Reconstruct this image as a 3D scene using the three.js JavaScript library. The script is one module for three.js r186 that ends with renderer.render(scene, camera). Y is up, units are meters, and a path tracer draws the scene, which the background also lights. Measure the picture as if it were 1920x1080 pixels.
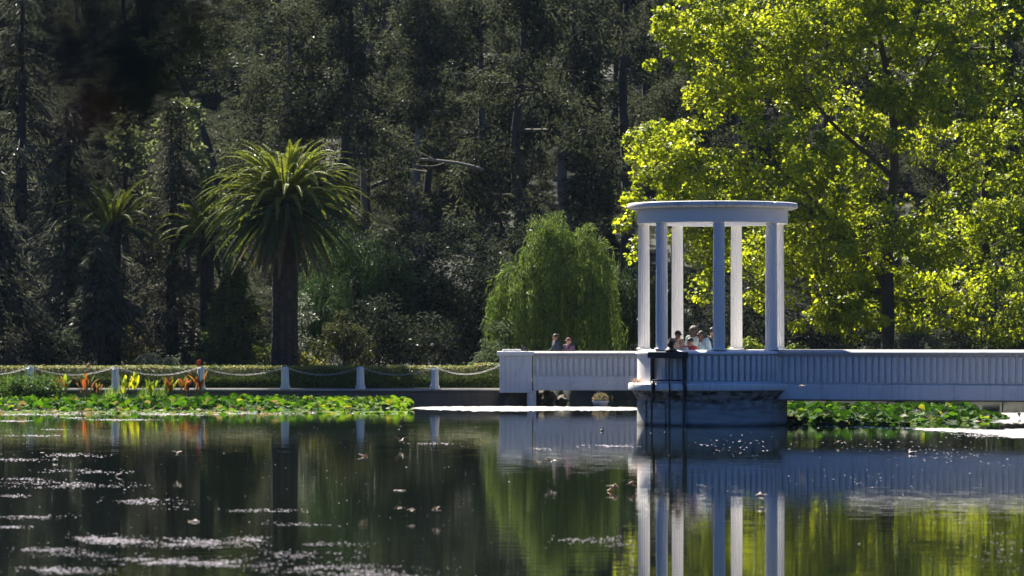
import * as THREE from 'three';
import { mergeGeometries } from 'three/addons/utils/BufferGeometryUtils.js';
import { RoundedBoxGeometry } from 'three/addons/geometries/RoundedBoxGeometry.js';
import { MarchingCubes } from 'three/addons/objects/MarchingCubes.js';
import { ImprovedNoise } from 'three/addons/math/ImprovedNoise.js';

// ---------------------------------------------------------------- camera, sky, sun, exposure
const V = (x, y, z) => new THREE.Vector3(x, y, z);
const scene = new THREE.Scene();
const FPX = 6750, EYE = 2.13, HOR = 636;                       // focal length in pixels of the 1920 wide picture, eye height, horizon row
const camera = new THREE.PerspectiveCamera(2 * Math.atan(540 / FPX) * 180 / Math.PI, 16 / 9, 0.3, 900);
camera.position.set(0, EYE, 0);
camera.rotation.x = Math.atan((HOR - 540) / FPX);
camera.focus = 92; camera.userData.fStop = 3.0;
const renderer = new THREE.WebGLRenderer({ antialias: true });
renderer.toneMapping = THREE.LinearToneMapping;
renderer.toneMappingExposure = 3.2;
renderer.shadowMap.enabled = true;
const rad = (a) => a * Math.PI / 180;
const SUN_AZ = rad(27), SUN_EL = rad(46);                      // left of straight ahead, and above the horizon
const SUN = V(-Math.sin(SUN_AZ) * Math.cos(SUN_EL), Math.sin(SUN_EL), -Math.cos(SUN_AZ) * Math.cos(SUN_EL));
{
  const w = 512, h = 256, a = new Float32Array(w * h * 4), d = V(0, 0, 0);
  for (let j = 0; j < h; j++) for (let i = 0; i < w; i++) {
    const la = (j + 0.5) / h * Math.PI - Math.PI / 2, lo = ((i + 0.5) / w - 0.5) * 2 * Math.PI;
    d.set(Math.cos(la) * Math.cos(lo), Math.sin(la), Math.cos(la) * Math.sin(lo));
    const t = Math.pow(Math.max(0, d.y), 0.5), g = Math.acos(Math.min(1, d.dot(SUN))) * 180 / Math.PI;
    const glow = 0.5 * Math.exp(-g / 9) + 0.03 * Math.exp(-g / 35), o = (j * w + i) * 4;
    const hz = [0.014, 0.049, 0.132], ze = [0.005, 0.026, 0.104], gl = [1, 0.94, 0.84];
    for (let c = 0; c < 3; c++) a[o + c] = hz[c] * (1 - t) + ze[c] * t + gl[c] * glow;
    a[o + 3] = 1;
  }
  const sky = new THREE.DataTexture(a, w, h, THREE.RGBAFormat, THREE.FloatType);
  sky.mapping = THREE.EquirectangularReflectionMapping; sky.magFilter = THREE.LinearFilter; sky.needsUpdate = true;
  scene.background = sky; scene.environment = sky;
}
const sun = new THREE.DirectionalLight(new THREE.Color().setRGB(1, 0.93, 0.80), 5);
sun.position.copy(SUN).multiplyScalar(200).add(V(0, 0, -110)); sun.target.position.set(0, 0, -110);
sun.castShadow = true; sun.shadow.mapSize.set(4096, 4096);
Object.assign(sun.shadow.camera, { left: -90, right: 90, top: 120, bottom: -120, near: 1, far: 500 });
scene.add(sun, sun.target);
scene.fog = new THREE.FogExp2(new THREE.Color().setRGB(0.55, 0.74, 1.0), 0.000055);

// ---------------------------------------------------------------- helpers
function rng(seed) { let s = seed >>> 0; return () => { s = (s + 0x6d2b79f5) | 0; let t = Math.imul(s ^ (s >>> 15), 1 | s); t = (t + Math.imul(t ^ (t >>> 7), 61 | t)) ^ t; return ((t ^ (t >>> 14)) >>> 0) / 4294967296; }; }
const R = rng(7), rr = (a, b, r = R) => a + (b - a) * r(), gauss = (r = R) => (r() + r() + r() + r() - 2) * 1.0;
const perlin = new ImprovedNoise();
const fbm = (x, y, z = 0, oct = 4) => { let s = 0, a = 0.5; for (let i = 0; i < oct; i++) { s += a * perlin.noise(x, y, z); x *= 2.03; y *= 2.03; z = z * 2.03 + 7.1; a *= 0.5; } return s; };
const at = (px, py, d) => V((px - 960) / FPX * d, EYE + (HOR - py) / FPX * d, -d);   // a place in metres for a picture position and a distance
const onWater = (px, py) => { const d = EYE * FPX / (py - HOR); return V((px - 960) / FPX * d, 0, -d); };
const names = {};
function numbered(n) { const k = names[n] = (names[n] ?? -1) + 1; return k ? n + '_' + String(k).padStart(3, '0') : n; }
function shade(o) { o.traverse((m) => { if (m.isMesh) { m.castShadow = true; m.receiveShadow = true; } }); return o; }
function tag(o, label, category, group) { Object.assign(o.userData, { label, category }); if (group) o.userData.group = group; return o; }
function thing(name, label, category, p = V(0, 0, 0), turn = 0, group) {
  const o = new THREE.Group(); o.name = numbered(name); o.position.copy(p); o.rotation.y = turn; scene.add(o);
  return tag(o, label, category, group);
}
function part(name, geo, mat, parent, label) { const m = new THREE.Mesh(geo, mat); m.name = numbered(name); m.castShadow = m.receiveShadow = true; if (label) m.userData.label = label; parent.add(m); return m; }
function struct(name, geo, mat) { const m = part(name, geo, mat, scene); m.userData.kind = 'structure'; return m; }
function dup(root, p, turn, label, group, s = 1) { const r = root.clone(); r.name = numbered(root.name.replace(/_\d{3}$/, '')); r.position.copy(p); r.rotation.y = turn; r.scale.setScalar(s); scene.add(r); r.userData = { ...root.userData, label }; if (group) r.userData.group = group; return r; }
const clean = (g) => { const n = g.index ? g.toNonIndexed() : g.clone(); for (const k of Object.keys(n.attributes)) if (!['position', 'normal', 'uv'].includes(k)) n.deleteAttribute(k); return n; };
const join = (list) => { const all = list.map(clean), uv = all.every((g) => g.attributes.uv); if (!uv) all.forEach((g) => g.deleteAttribute('uv')); return mergeGeometries(all); };
const bx = (w, h, d, x = 0, y = 0, z = 0, r = 0.012) => { const g = new RoundedBoxGeometry(w, h, d, 1, Math.min(r, w / 3, h / 3, d / 3)); g.translate(x, y, z); return g; };
function metreUV(g, s = 1) {                                    // uv in metres by the face's main direction
  const p = g.attributes.position, n = g.attributes.normal, uv = new Float32Array(p.count * 2);
  for (let i = 0; i < p.count; i++) {
    const ax = Math.abs(n.getX(i)), ay = Math.abs(n.getY(i)), az = Math.abs(n.getZ(i));
    const [u, v] = ay > ax && ay > az ? [p.getX(i), p.getZ(i)] : ax > az ? [p.getZ(i), p.getY(i)] : [p.getX(i), p.getY(i)];
    uv[i * 2] = u * s; uv[i * 2 + 1] = v * s;
  }
  g.setAttribute('uv', new THREE.BufferAttribute(uv, 2)); return g;
}
// triangles with a colour per corner; leaves, stems and tubes are collected here
class MB {
  constructor() { this.p = []; this.c = []; this.i = [[], []]; }
  v(x, y, z, c) { this.p.push(x, y, z); this.c.push(c[0], c[1], c[2]); return this.p.length / 3 - 1; }
  leaf(p, d, n, L, W, c, slot = 0, fold = 0.12) {               // kite folded along its rib
    const s = _s.crossVectors(d, n).normalize(), I = this.i[slot], k = this.p.length / 3, m = 0.42 * L, f = fold * W;
    this.v(p.x, p.y, p.z, c);
    this.v(p.x + d.x * m - s.x * W / 2 + n.x * f, p.y + d.y * m - s.y * W / 2 + n.y * f, p.z + d.z * m - s.z * W / 2 + n.z * f, c);
    this.v(p.x + d.x * L, p.y + d.y * L, p.z + d.z * L, c);
    this.v(p.x + d.x * m + s.x * W / 2 + n.x * f, p.y + d.y * m + s.y * W / 2 + n.y * f, p.z + d.z * m + s.z * W / 2 + n.z * f, c);
    I.push(k, k + 1, k + 2, k, k + 2, k + 3);
  }
  lobed(p, d, n, L, c, slot = 0) {                              // a broad lobed leaf of a plane tree
    const s = _s.crossVectors(d, n).normalize(), I = this.i[slot], k = this.p.length / 3;
    for (const [a, b, f] of LOBES) this.v(p.x + (d.x * b + s.x * a + n.x * f) * L, p.y + (d.y * b + s.y * a + n.y * f) * L, p.z + (d.z * b + s.z * a + n.z * f) * L, c);
    for (let q = 1; q < LOBES.length - 1; q++) I.push(k, k + q, k + q + 1);
  }
  tube(pts, radii, sides, c, slot = 0, cap = true) {
    let last = null; const I = this.i[slot], T = V(0, 0, 0), A = V(0, 0, 0), B = V(0, 0, 0);
    pts.forEach((p, k) => {
      T.subVectors(pts[Math.min(k + 1, pts.length - 1)], pts[Math.max(k - 1, 0)]).normalize();
      A.set(0, 0, 1).cross(T); if (A.lengthSq() < 0.02) A.set(1, 0, 0).cross(T); A.normalize(); B.crossVectors(T, A);
      const ring = [];
      for (let j = 0; j < sides; j++) { const t = j / sides * 2 * Math.PI, x = Math.cos(t) * radii[k], y = Math.sin(t) * radii[k]; ring.push(this.v(p.x + A.x * x + B.x * y, p.y + A.y * x + B.y * y, p.z + A.z * x + B.z * y, c)); }
      if (last) for (let j = 0; j < sides; j++) { const q = (j + 1) % sides; I.push(last[j], last[q], ring[q], last[j], ring[q], ring[j]); }
      last = ring;
      if (cap && (k === 0 || k === pts.length - 1)) for (let j = 1; j < sides - 1; j++) k ? I.push(ring[0], ring[j], ring[j + 1]) : I.push(ring[0], ring[j + 1], ring[j]);
    });
  }
  geo() {
    const g = new THREE.BufferGeometry();
    g.setAttribute('position', new THREE.Float32BufferAttribute(this.p, 3)); g.setAttribute('color', new THREE.Float32BufferAttribute(this.c, 3));
    g.setIndex(this.i[0].concat(this.i[1])); 
    if (this.i[1].length) { g.addGroup(0, this.i[0].length, 0); g.addGroup(this.i[0].length, this.i[1].length, 1); }
    g.computeVertexNormals(); return g;
  }
}
const _s = V(0, 0, 0);
const LOBES = [[0, 0, 0], [-0.30, 0.12, 0.05], [-0.52, 0.42, 0.10], [-0.26, 0.52, 0.03], [-0.30, 0.86, 0.05], [0, 1, -0.06], [0.30, 0.86, 0.05], [0.26, 0.52, 0.03], [0.52, 0.42, 0.10], [0.30, 0.12, 0.05]];
function tex(w, h, f, srgb = false, rep) {                      // byte texture from f(u, v) -> [r, g, b] in 0..1
  const a = new Uint8Array(w * h * 4);
  for (let j = 0; j < h; j++) for (let i = 0; i < w; i++) { const c = f(i / w, j / h), o = (j * w + i) * 4; for (let k = 0; k < 3; k++) a[o + k] = Math.max(0, Math.min(255, c[k] * 255)); a[o + 3] = 255; }
  const t = new THREE.DataTexture(a, w, h); t.magFilter = THREE.LinearFilter; t.minFilter = THREE.LinearMipmapLinearFilter; t.wrapS = t.wrapT = THREE.RepeatWrapping;
  if (srgb) t.colorSpace = THREE.SRGBColorSpace; if (rep) t.repeat.set(rep[0], rep[1]); t.needsUpdate = true; return t;
}
const tile = (u, v, s, z = 0, oct = 4) => {                     // noise that repeats over u, v in 0..1
  const f = (a, b) => fbm(a * s + 31, b * s + 17, z, oct);
  return f(u, v) * (1 - u) * (1 - v) + f(u - 1, v) * u * (1 - v) + f(u, v - 1) * (1 - u) * v + f(u - 1, v - 1) * u * v;
};

// ---------------------------------------------------------------- materials
const std = (c, roughness = 0.85, more = {}) => new THREE.MeshStandardMaterial({ color: new THREE.Color().setRGB(...c), roughness, ...more });
const leafMat = (transmission, roughness = 0.95) => new THREE.MeshPhysicalMaterial({ vertexColors: true, transmission, roughness, thickness: 0, side: THREE.DoubleSide, flatShading: true, specularIntensity: 0.3 });
const vcol = (roughness = 0.9, more = {}) => new THREE.MeshStandardMaterial({ vertexColors: true, roughness, side: THREE.DoubleSide, ...more });
const plasterTex = tex(1024, 1024, (u, v) => {                  // old white paint: blotches, rain streaks, chips
  const n = 0.92 + 0.26 * tile(u, v, 4, 1) + 0.12 * tile(u, v, 24, 4, 3), d = Math.max(0, tile(u, v, 7, 9) - 0.10) * 0.9, st = Math.max(0, tile(u, Math.pow(Math.abs(Math.sin(v * Math.PI)), 0.5) * 0.04, 40, 15, 3) - 0.02) * (0.7 + 0.9 * tile(u, v, 3, 12)), ch = tile(u, v, 38, 22, 2) > 0.34 ? 0.22 : 0, q = d + 0.9 * st + ch;
  return [n - q, n - q * 1.04, n - q * 1.12];
}, false, [0.3, 0.3]);
const plasterBump = tex(512, 512, (u, v) => { const n = 0.5 + 0.5 * tile(u, v, 30, 2, 4); return [n, n, n]; }, false, [0.9, 0.9]);
const stainTex = tex(1024, 512, (u, v) => {
  const drip = Math.max(0, tile(u, v * 0.2, 26, 3, 3) + 0.18) * Math.max(0, v * 1.5 - 0.45), blot = Math.max(0, tile(u, v, 9, 5) + 0.05), wet = Math.max(0, 0.14 - v) * 5, n = 0.86 + 0.35 * tile(u, v, 5, 8) - 2.6 * drip - 1.3 * blot * (0.4 + v) - wet;
  return [Math.max(0.05, n * 1.0), Math.max(0.05, n * 0.98), Math.max(0.05, n * 0.94)];
});
const M = {
  white: std([0.80, 0.79, 0.77], 0.7, { map: plasterTex, bumpMap: plasterBump, bumpScale: 0.004 }),
  whiteClean: std([0.82, 0.80, 0.77], 0.6, { bumpMap: plasterBump, bumpScale: 0.002 }),
  stained: std([0.50, 0.50, 0.48], 0.85, { map: stainTex, bumpMap: plasterBump, bumpScale: 0.008 }),
  stone: std([0.17, 0.14, 0.11], 0.95, { map: plasterTex, bumpMap: plasterBump, bumpScale: 0.02 }),
  coping: std([0.42, 0.39, 0.34], 0.9, { map: plasterTex, bumpMap: plasterBump, bumpScale: 0.01 }),
  rail: std([0.46, 0.455, 0.44], 0.8, { map: plasterTex, bumpMap: plasterBump, bumpScale: 0.003 }),
  grime: std([0.045, 0.046, 0.048], 0.9),
  black: std([0.012, 0.012, 0.014], 0.55),
  steel: std([0.42, 0.41, 0.40], 0.55, { metalness: 0.8 }),
  bark: vcol(0.95), leafSoft: leafMat(0.5), leafGloss: vcol(0.55, { flatShading: true }), dryLeaf: leafMat(0.3),
};
const LEAF = [M.leafSoft, M.leafGloss], PLANE = [leafMat(0.74), M.leafGloss];

// ---------------------------------------------------------------- ground, pond, sky-high hill
const GROUND = 0.5;
const bankD = (x) => x < 1.0 ? 119.3 : x < 3.2 ? 119.3 + (x - 1.0) * 4.2 : 128.5 + 1.4 * Math.sin(x * 0.45);
function groundY(x, d) {
  const b = bankD(x), soft = x < 1.0 ? 0.05 : 2.2;
  if (d < 9) return 0.35 - Math.max(0, d - 6) * 0.3;
  if (Math.abs(x) > 46) return GROUND + Math.max(0, d - 142) * 0.21;
  if (d < b) return -0.9;
  const up = Math.min(1, (d - b) / soft), hill = Math.max(0, d - 146);
  return -0.9 + (GROUND + 0.9) * up + hill * 0.2 * Math.min(1, hill / 25) + (d > b + 3 ? 0.25 * fbm(x * 0.12, d * 0.12) : 0);
}
{
  const nx = 190, nz = 250, pos = [], idx = [], uv = [];
  for (let j = 0; j <= nz; j++) for (let i = 0; i <= nx; i++) {
    const u = i / nx * 2 - 1, x = Math.sign(u) * (Math.abs(u) * 40 + Math.pow(Math.abs(u), 5) * 260), d = j < 180 ? 95 + j * 0.5 - (j < 40 ? (40 - j) * 2.6 : 0) : 185 + Math.pow((j - 180) / 70, 2) * 420;
    pos.push(x, groundY(x, d), -d); uv.push(x, d);
  }
  for (let j = 0; j < nz; j++) for (let i = 0; i < nx; i++) { const k = j * (nx + 1) + i; idx.push(k, k + 1, k + nx + 2, k, k + nx + 2, k + nx + 1); }
  const g = new THREE.BufferGeometry(); g.setAttribute('position', new THREE.Float32BufferAttribute(pos, 3)); g.setAttribute('uv', new THREE.Float32BufferAttribute(uv, 2)); g.setIndex(idx); g.computeVertexNormals();
  const litter = tex(512, 512, (u, v) => { const n = 0.5 + 0.9 * tile(u, v, 20, 3, 5), m = 0.5 + tile(u, v, 4, 6); return [0.022 * (0.5 + n) * (0.7 + 0.6 * m), 0.026 * (0.5 + n), 0.018 * (0.5 + n)].map((x) => x * 3); }, false, [0.2, 0.2]);
  struct('hillside_ground', g, std([0.33, 0.33, 0.33], 1, { map: litter, side: THREE.DoubleSide }));
}
{                                                               // the pond: dark water, tiny ripples, ruffled patches where the wind touches it
  const N = 512, hgt = new Float32Array(N * N), waves = [], r = rng(51);
  for (let k = 0; k < 130; k++) { const ky = Math.round((7 + 40 * r() * r()) * (r() < 0.5 ? 1 : -1)), kx = Math.round((r() - 0.5) * Math.abs(ky) * 0.75); waves.push([kx, ky, r() * 6.283, 1 / Math.pow(Math.hypot(kx, ky), 0.85)]); }
  const gx = new Float32Array(N * N), gy = new Float32Array(N * N); let mx = 0;
  for (let j = 0; j < N; j++) for (let i = 0; i < N; i++) {
    let a = 0, b = 0;
    for (const [kx, ky, ph, am] of waves) { const c = Math.cos(6.2832 * (kx * i + ky * j) / N + ph) * am; a += c * kx; b += c * ky; }
    gx[j * N + i] = a; gy[j * N + i] = b; mx = Math.max(mx, Math.abs(a), Math.abs(b));
  }
  const nm = new Float32Array(N * N * 4);
  for (let k = 0; k < N * N; k++) { nm[k * 4] = 0.5 - 0.5 * gx[k] / mx; nm[k * 4 + 1] = 0.5 - 0.5 * gy[k] / mx; nm[k * 4 + 2] = 1; nm[k * 4 + 3] = 1; }
  const normal = new THREE.DataTexture(nm, N, N, THREE.RGBAFormat, THREE.FloatType); normal.magFilter = THREE.LinearFilter; normal.wrapS = normal.wrapT = THREE.RepeatWrapping; normal.repeat.set(1 / 5.3, 1 / 5.3); normal.needsUpdate = true;
  const x0 = -48, x1 = 48, d0 = 4, d1 = 136, g = new THREE.PlaneGeometry(x1 - x0, d1 - d0, 96, 132); g.rotateX(-Math.PI / 2); g.translate(0, 0, -(d0 + d1) / 2);
  const p = g.attributes.position, uv = g.attributes.uv;
  for (let i = 0; i < p.count; i++) uv.setXY(i, p.getX(i), -p.getZ(i));
  const water = new THREE.MeshPhysicalMaterial({ color: new THREE.Color().setRGB(0.006, 0.009, 0.006), roughness: 0.02, ior: 1.33, normalMap: normal, normalScale: new THREE.Vector2(0.0075, 0.0075) });
  struct('pond_water', g, water);
}

// ---------------------------------------------------------------- trees: a trunk, boughs grown towards leaf clusters, leaves
function grow(o) {                                              // o: trunk points, r0, r1, clusters [{p, r, n}], leaf(mb, cluster, rnd), seed
  const r = rng(o.seed), nodes = [], bark = new MB(), crown = new MB(), trunk = new MB();
  const curve = new THREE.CatmullRomCurve3(o.trunk), T = o.trunkSteps ?? 22, pts = curve.getPoints(T), len = curve.getLength();
  const radii = pts.map((_, k) => { const t = k / T; return (o.r0 + (o.r1 - o.r0) * Math.pow(t, 0.8)) * (1 + 0.06 * Math.sin(k * 2.3)) + (o.flare ?? 0.25) * o.r0 * Math.exp(-t * len * 1.6 / Math.max(0.4, o.r0 * 4)); });
  trunk.tube(pts, radii, o.sides ?? 9, o.bark);
  pts.forEach((p, k) => nodes.push({ p, up: k - 1, n: 0, r: radii[k], trunk: true, ok: k / T >= (o.from ?? 0.35) }));
  for (const l of o.limbs ?? []) {
    const cv = new THREE.CatmullRomCurve3(l.p).getPoints(10), base = nodes.reduce((b, q, k) => q.p.distanceTo(cv[0]) < nodes[b].p.distanceTo(cv[0]) ? k : b, 0), rs = cv.map((_, k) => l.r * (1 - 0.7 * k / 10));
    trunk.tube(cv, rs, 7, o.bark); let upk = base; cv.forEach((p, k) => { nodes.push({ p, up: upk, n: 0, r: rs[k], trunk: true, ok: true }); upk = nodes.length - 1; });
  }
  const far = (c) => Math.min(...pts.map((p, k) => k / T >= (o.from ?? 0.35) ? p.distanceToSquared(c) : 1e9));
  const list = o.clusters.map((c) => ({ ...c, f: far(c.p) })).sort((a, b) => a.f - b.f);
  for (const c of list) {
    let best = -1, bd = 1e9;
    nodes.forEach((q, k) => { if (!q.ok) return; const d = q.p.distanceTo(c.p) + 0.55 * Math.max(0, q.p.y - c.p.y + (o.rise ?? 0.3)); if (d < bd) { bd = d; best = k; } });
    const A = nodes[best], L = A.p.distanceTo(c.p), m = Math.max(1, Math.round(L / (o.step ?? 0.8)));
    let up = best;
    for (let k = 1; k <= m; k++) {
      const t = k / m, p = A.p.clone().lerp(c.p, t), w = Math.sin(t * Math.PI) * L * 0.08;
      if (k < m) p.add(V(rr(-w, w, r), w * (o.arch ?? 0.6) + rr(-w, w, r) * 0.6, rr(-w, w, r)));
      nodes.push({ p, up, n: 0, ok: true }); up = nodes.length - 1;
    }
    for (let q = up; q >= 0; q = nodes[q].up) nodes[q].n++;
    o.leaf(crown, c, r);
  }
  const tip = o.tip ?? 0.012;
  for (const q of nodes) if (!q.trunk) {
    const u = nodes[q.up], ra = Math.min(u.r * 0.9, tip * Math.pow(q.n, 0.5) * 1.25), rb = q.r = Math.min(ra, tip * Math.pow(q.n, 0.5));
    bark.tube([u.p, q.p], [ra, rb], rb > 0.05 ? 6 : 3, o.boughs ?? o.bark, 0, false);
  }
  return { trunk: trunk.geo(), boughs: bark.geo(), crown: crown.geo() };
}
function treeThing(name, geo, label, category, p, turn, s = 1, group) {
  const t = thing(name, label, category, p, turn, group); t.scale.setScalar(s);
  part('trunk', geo.trunk, M.bark, t);
  if (geo.boughs.index?.count) part('bough', geo.boughs, M.bark, t).userData.kind = 'stuff';
  if (geo.crown.index?.count) part('crown', geo.crown, geo.crown.groups.length ? (geo.mats ?? LEAF) : (geo.mats ?? LEAF)[0], t).userData.kind = 'stuff';
  return t;
}
const inBall = (r) => { const v = V(0, 0, 0); do v.set(r() * 2 - 1, r() * 2 - 1, r() * 2 - 1); while (v.lengthSq() > 1); return v; };
function lobes(list, r) {                                       // [centre, radii, how many, cluster size, leaves] -> clusters
  const out = [];
  for (const [c, q, n, size, leaves] of list) for (let k = 0; k < n; k++) { const v = inBall(r); v.multiplyScalar(0.55 + 0.45 * Math.pow(v.length(), 0.3) ); out.push({ p: V(c.x + v.x * q.x, c.y + v.y * q.y, c.z + v.z * q.z), r: size * rr(0.7, 1.3, r), n: Math.round(leaves * rr(0.6, 1.4, r)) }); }
  return out;
}
const mixc = (a, b, t) => [a[0] + (b[0] - a[0]) * t, a[1] + (b[1] - a[1]) * t, a[2] + (b[2] - a[2]) * t];
function spray({ L = [0.1, 0.16], W = 0.5, a, b, gloss = 0.15, droop = 0.3, up = 0.6, flat = 0.7, lobed = false }) {   // leaves of one cluster
  return (mb, c, r) => {
    const tone = r();
    for (let k = 0; k < c.n; k++) {
      const v = inBall(r), p = V(c.p.x + v.x * c.r, c.p.y + v.y * c.r * flat, c.p.z + v.z * c.r);
      const d = V(v.x + rr(-0.7, 0.7, r), v.y * 0.5 - droop + rr(-0.5, 0.5, r), v.z + rr(-0.7, 0.7, r)).normalize();
      const n = V(rr(-1, 1, r), up + rr(-0.6, 0.8, r), rr(-1, 1, r)); n.addScaledVector(d, -n.dot(d)).normalize();
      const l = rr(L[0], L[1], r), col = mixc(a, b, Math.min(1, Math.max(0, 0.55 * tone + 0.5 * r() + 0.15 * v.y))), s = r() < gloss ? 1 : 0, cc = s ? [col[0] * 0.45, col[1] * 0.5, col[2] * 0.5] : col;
      lobed ? mb.lobed(p, d, n, l, cc, s) : mb.leaf(p, d, n, l, l * W, cc, s);
    }
  };
}
const px = (x, y, d, o) => at(x, y, d).sub(o);                  // a picture place as seen from a tree's base

// --- the great plane tree to the right of the pavilion
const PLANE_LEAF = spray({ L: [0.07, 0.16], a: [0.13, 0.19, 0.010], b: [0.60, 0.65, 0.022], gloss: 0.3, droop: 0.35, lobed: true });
{
  const d = 123, o = at(1664, 0, d); o.y = GROUND; const r = rng(11), q = (x, y, z) => px(x, y, d + z, o);
  const L = lobes([
    [q(1300, 345, -1.5), V(2.3, 2.3, 2.6), 80, 0.41, 102], [q(1235, 300, -1), V(1.1, 1.5, 1.6), 19, 0.36, 90], [q(1250, 250, 0), V(1.0, 0.7, 1), 10, 0.34, 90], [q(1420, 130, 0), V(2.5, 2.1, 2.6), 80, 0.43, 102], [q(1320, 30, -1), V(1.7, 1.6, 2), 43, 0.39, 99], [q(1265, 55, 0), V(0.8, 0.9, 1), 10, 0.34, 76],
    [q(1540, 20, 0), V(2.6, 2.6, 3), 90, 0.47, 102], [q(1740, -40, 0), V(3, 3, 3), 104, 0.47, 102], [q(1470, 330, -2), V(2.2, 2.0, 2.2), 67, 0.43, 99], [q(1580, 300, 1.5), V(2.2, 2.6, 2), 59, 0.43, 99], [q(1560, 470, -1.5), V(1.9, 1.6, 2), 43, 0.43, 94],
    [q(1770, 190, -1), V(2.1, 2.4, 2.2), 59, 0.43, 94], [q(1880, 330, -0.5), V(1.6, 2.4, 2.4), 41, 0.43, 94], [q(1790, 430, -1), V(1.8, 1.4, 2), 31, 0.43, 90], [q(1330, 500, -0.5), V(1.0, 1.3, 1.2), 19, 0.36, 79], [q(1430, 520, 0), V(1.0, 1.3, 1.2), 16, 0.36, 79], [q(1560, 590, -0.5), V(1.9, 0.8, 1.4), 26, 0.36, 90], [q(1880, 560, -1), V(1.4, 1.4, 1.6), 26, 0.39, 90],
    [q(1185, 440, -0.5), V(0.6, 0.8, 0.8), 5, 0.26, 54], [q(1228, 122, 0), V(0.25, 0.1, 0.2), 1, 0.21, 67], [q(1662, 215, -2.2), V(1.1, 1.5, 0.6), 22, 0.4, 81], [q(1675, 420, -2.2), V(1.0, 0.9, 0.5), 10, 0.4, 81], [q(1640, 60, -2.2), V(1.2, 1.2, 0.6), 18, 0.4, 81], [q(1700, 560, 1.0), V(3.4, 1.2, 1.4), 60, 0.42, 94], [q(1500, 430, 1.5), V(2.4, 1.8, 1.2), 42, 0.42, 94], [q(1600, -230, 0), V(5.5, 2.5, 4), 90, 0.52, 90],
  ], r);
  const g = grow({ seed: 12, trunk: [V(0, -0.2, 0), V(0.02, 2.4, 0), q(1666, 420, 0), q(1678, 300, 0.1), q(1668, 160, 0.1), q(1650, 70, 0), q(1625, -60, 0), q(1600, -230, 0)], r0: 0.27, r1: 0.04, bark: [0.085, 0.068, 0.052], clusters: L, leaf: PLANE_LEAF, from: 0.22, limbs: [{ p: [q(1662, 545, 0), q(1640, 505, -0.2), q(1585, 455, -0.6), q(1520, 370, -1), q(1440, 300, -1.2)], r: 0.13 }, { p: [q(1672, 330, 0), q(1640, 300, 0.3), q(1560, 230, 0.5), q(1480, 130, 0.2), q(1400, 60, 0)], r: 0.1 }, { p: [q(1668, 470, 0), q(1710, 420, -0.5), q(1770, 350, -0.8), q(1850, 290, -0.6)], r: 0.1 }, { p: [q(1672, 250, 0), q(1720, 160, -0.3), q(1770, 60, -0.5)], r: 0.09 }], step: 0.9, tip: 0.0085, arch: 0.4 });
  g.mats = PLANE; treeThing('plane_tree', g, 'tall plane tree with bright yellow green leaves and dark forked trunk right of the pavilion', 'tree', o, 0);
}
{
  const d = 131, o = at(1858, 0, d); o.y = GROUND; const r = rng(21), q = (x, y, z) => px(x, y, d + z, o);
  const leaf = spray({ L: [0.08, 0.165], a: [0.06, 0.11, 0.008], b: [0.32, 0.39, 0.018], gloss: 0.38, droop: 0.35, lobed: true });
  const L = lobes([[q(1860, 120, 0), V(3, 3.4, 3), 104, 0.47, 99], [q(1900, 420, 0), V(2.6, 3, 2.6), 72, 0.43, 99], [q(1740, 480, 1), V(2.4, 1.7, 2), 41, 0.43, 90], [q(1640, 560, 2), V(2.2, 1.0, 2), 28, 0.39, 90], [q(1690, 60, 2), V(2.6, 2.6, 2), 57, 0.47, 99], [q(1880, -160, 0), V(5, 2.5, 4), 64, 0.52, 90]], r);
  const g = grow({ seed: 22, trunk: [V(0, -0.2, 0), V(0.05, 3, 0), V(-0.3, 6, 0.1), V(0.1, 10, 0), V(0, 15, 0)], r0: 0.26, r1: 0.05, bark: [0.055, 0.045, 0.04], clusters: L, leaf, from: 0.2, step: 0.9, tip: 0.0085 });
  g.mats = PLANE; treeThing('plane_tree', g, 'leafy green plane tree at the right edge behind the taller plane tree', 'tree', o, 0);
}

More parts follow.
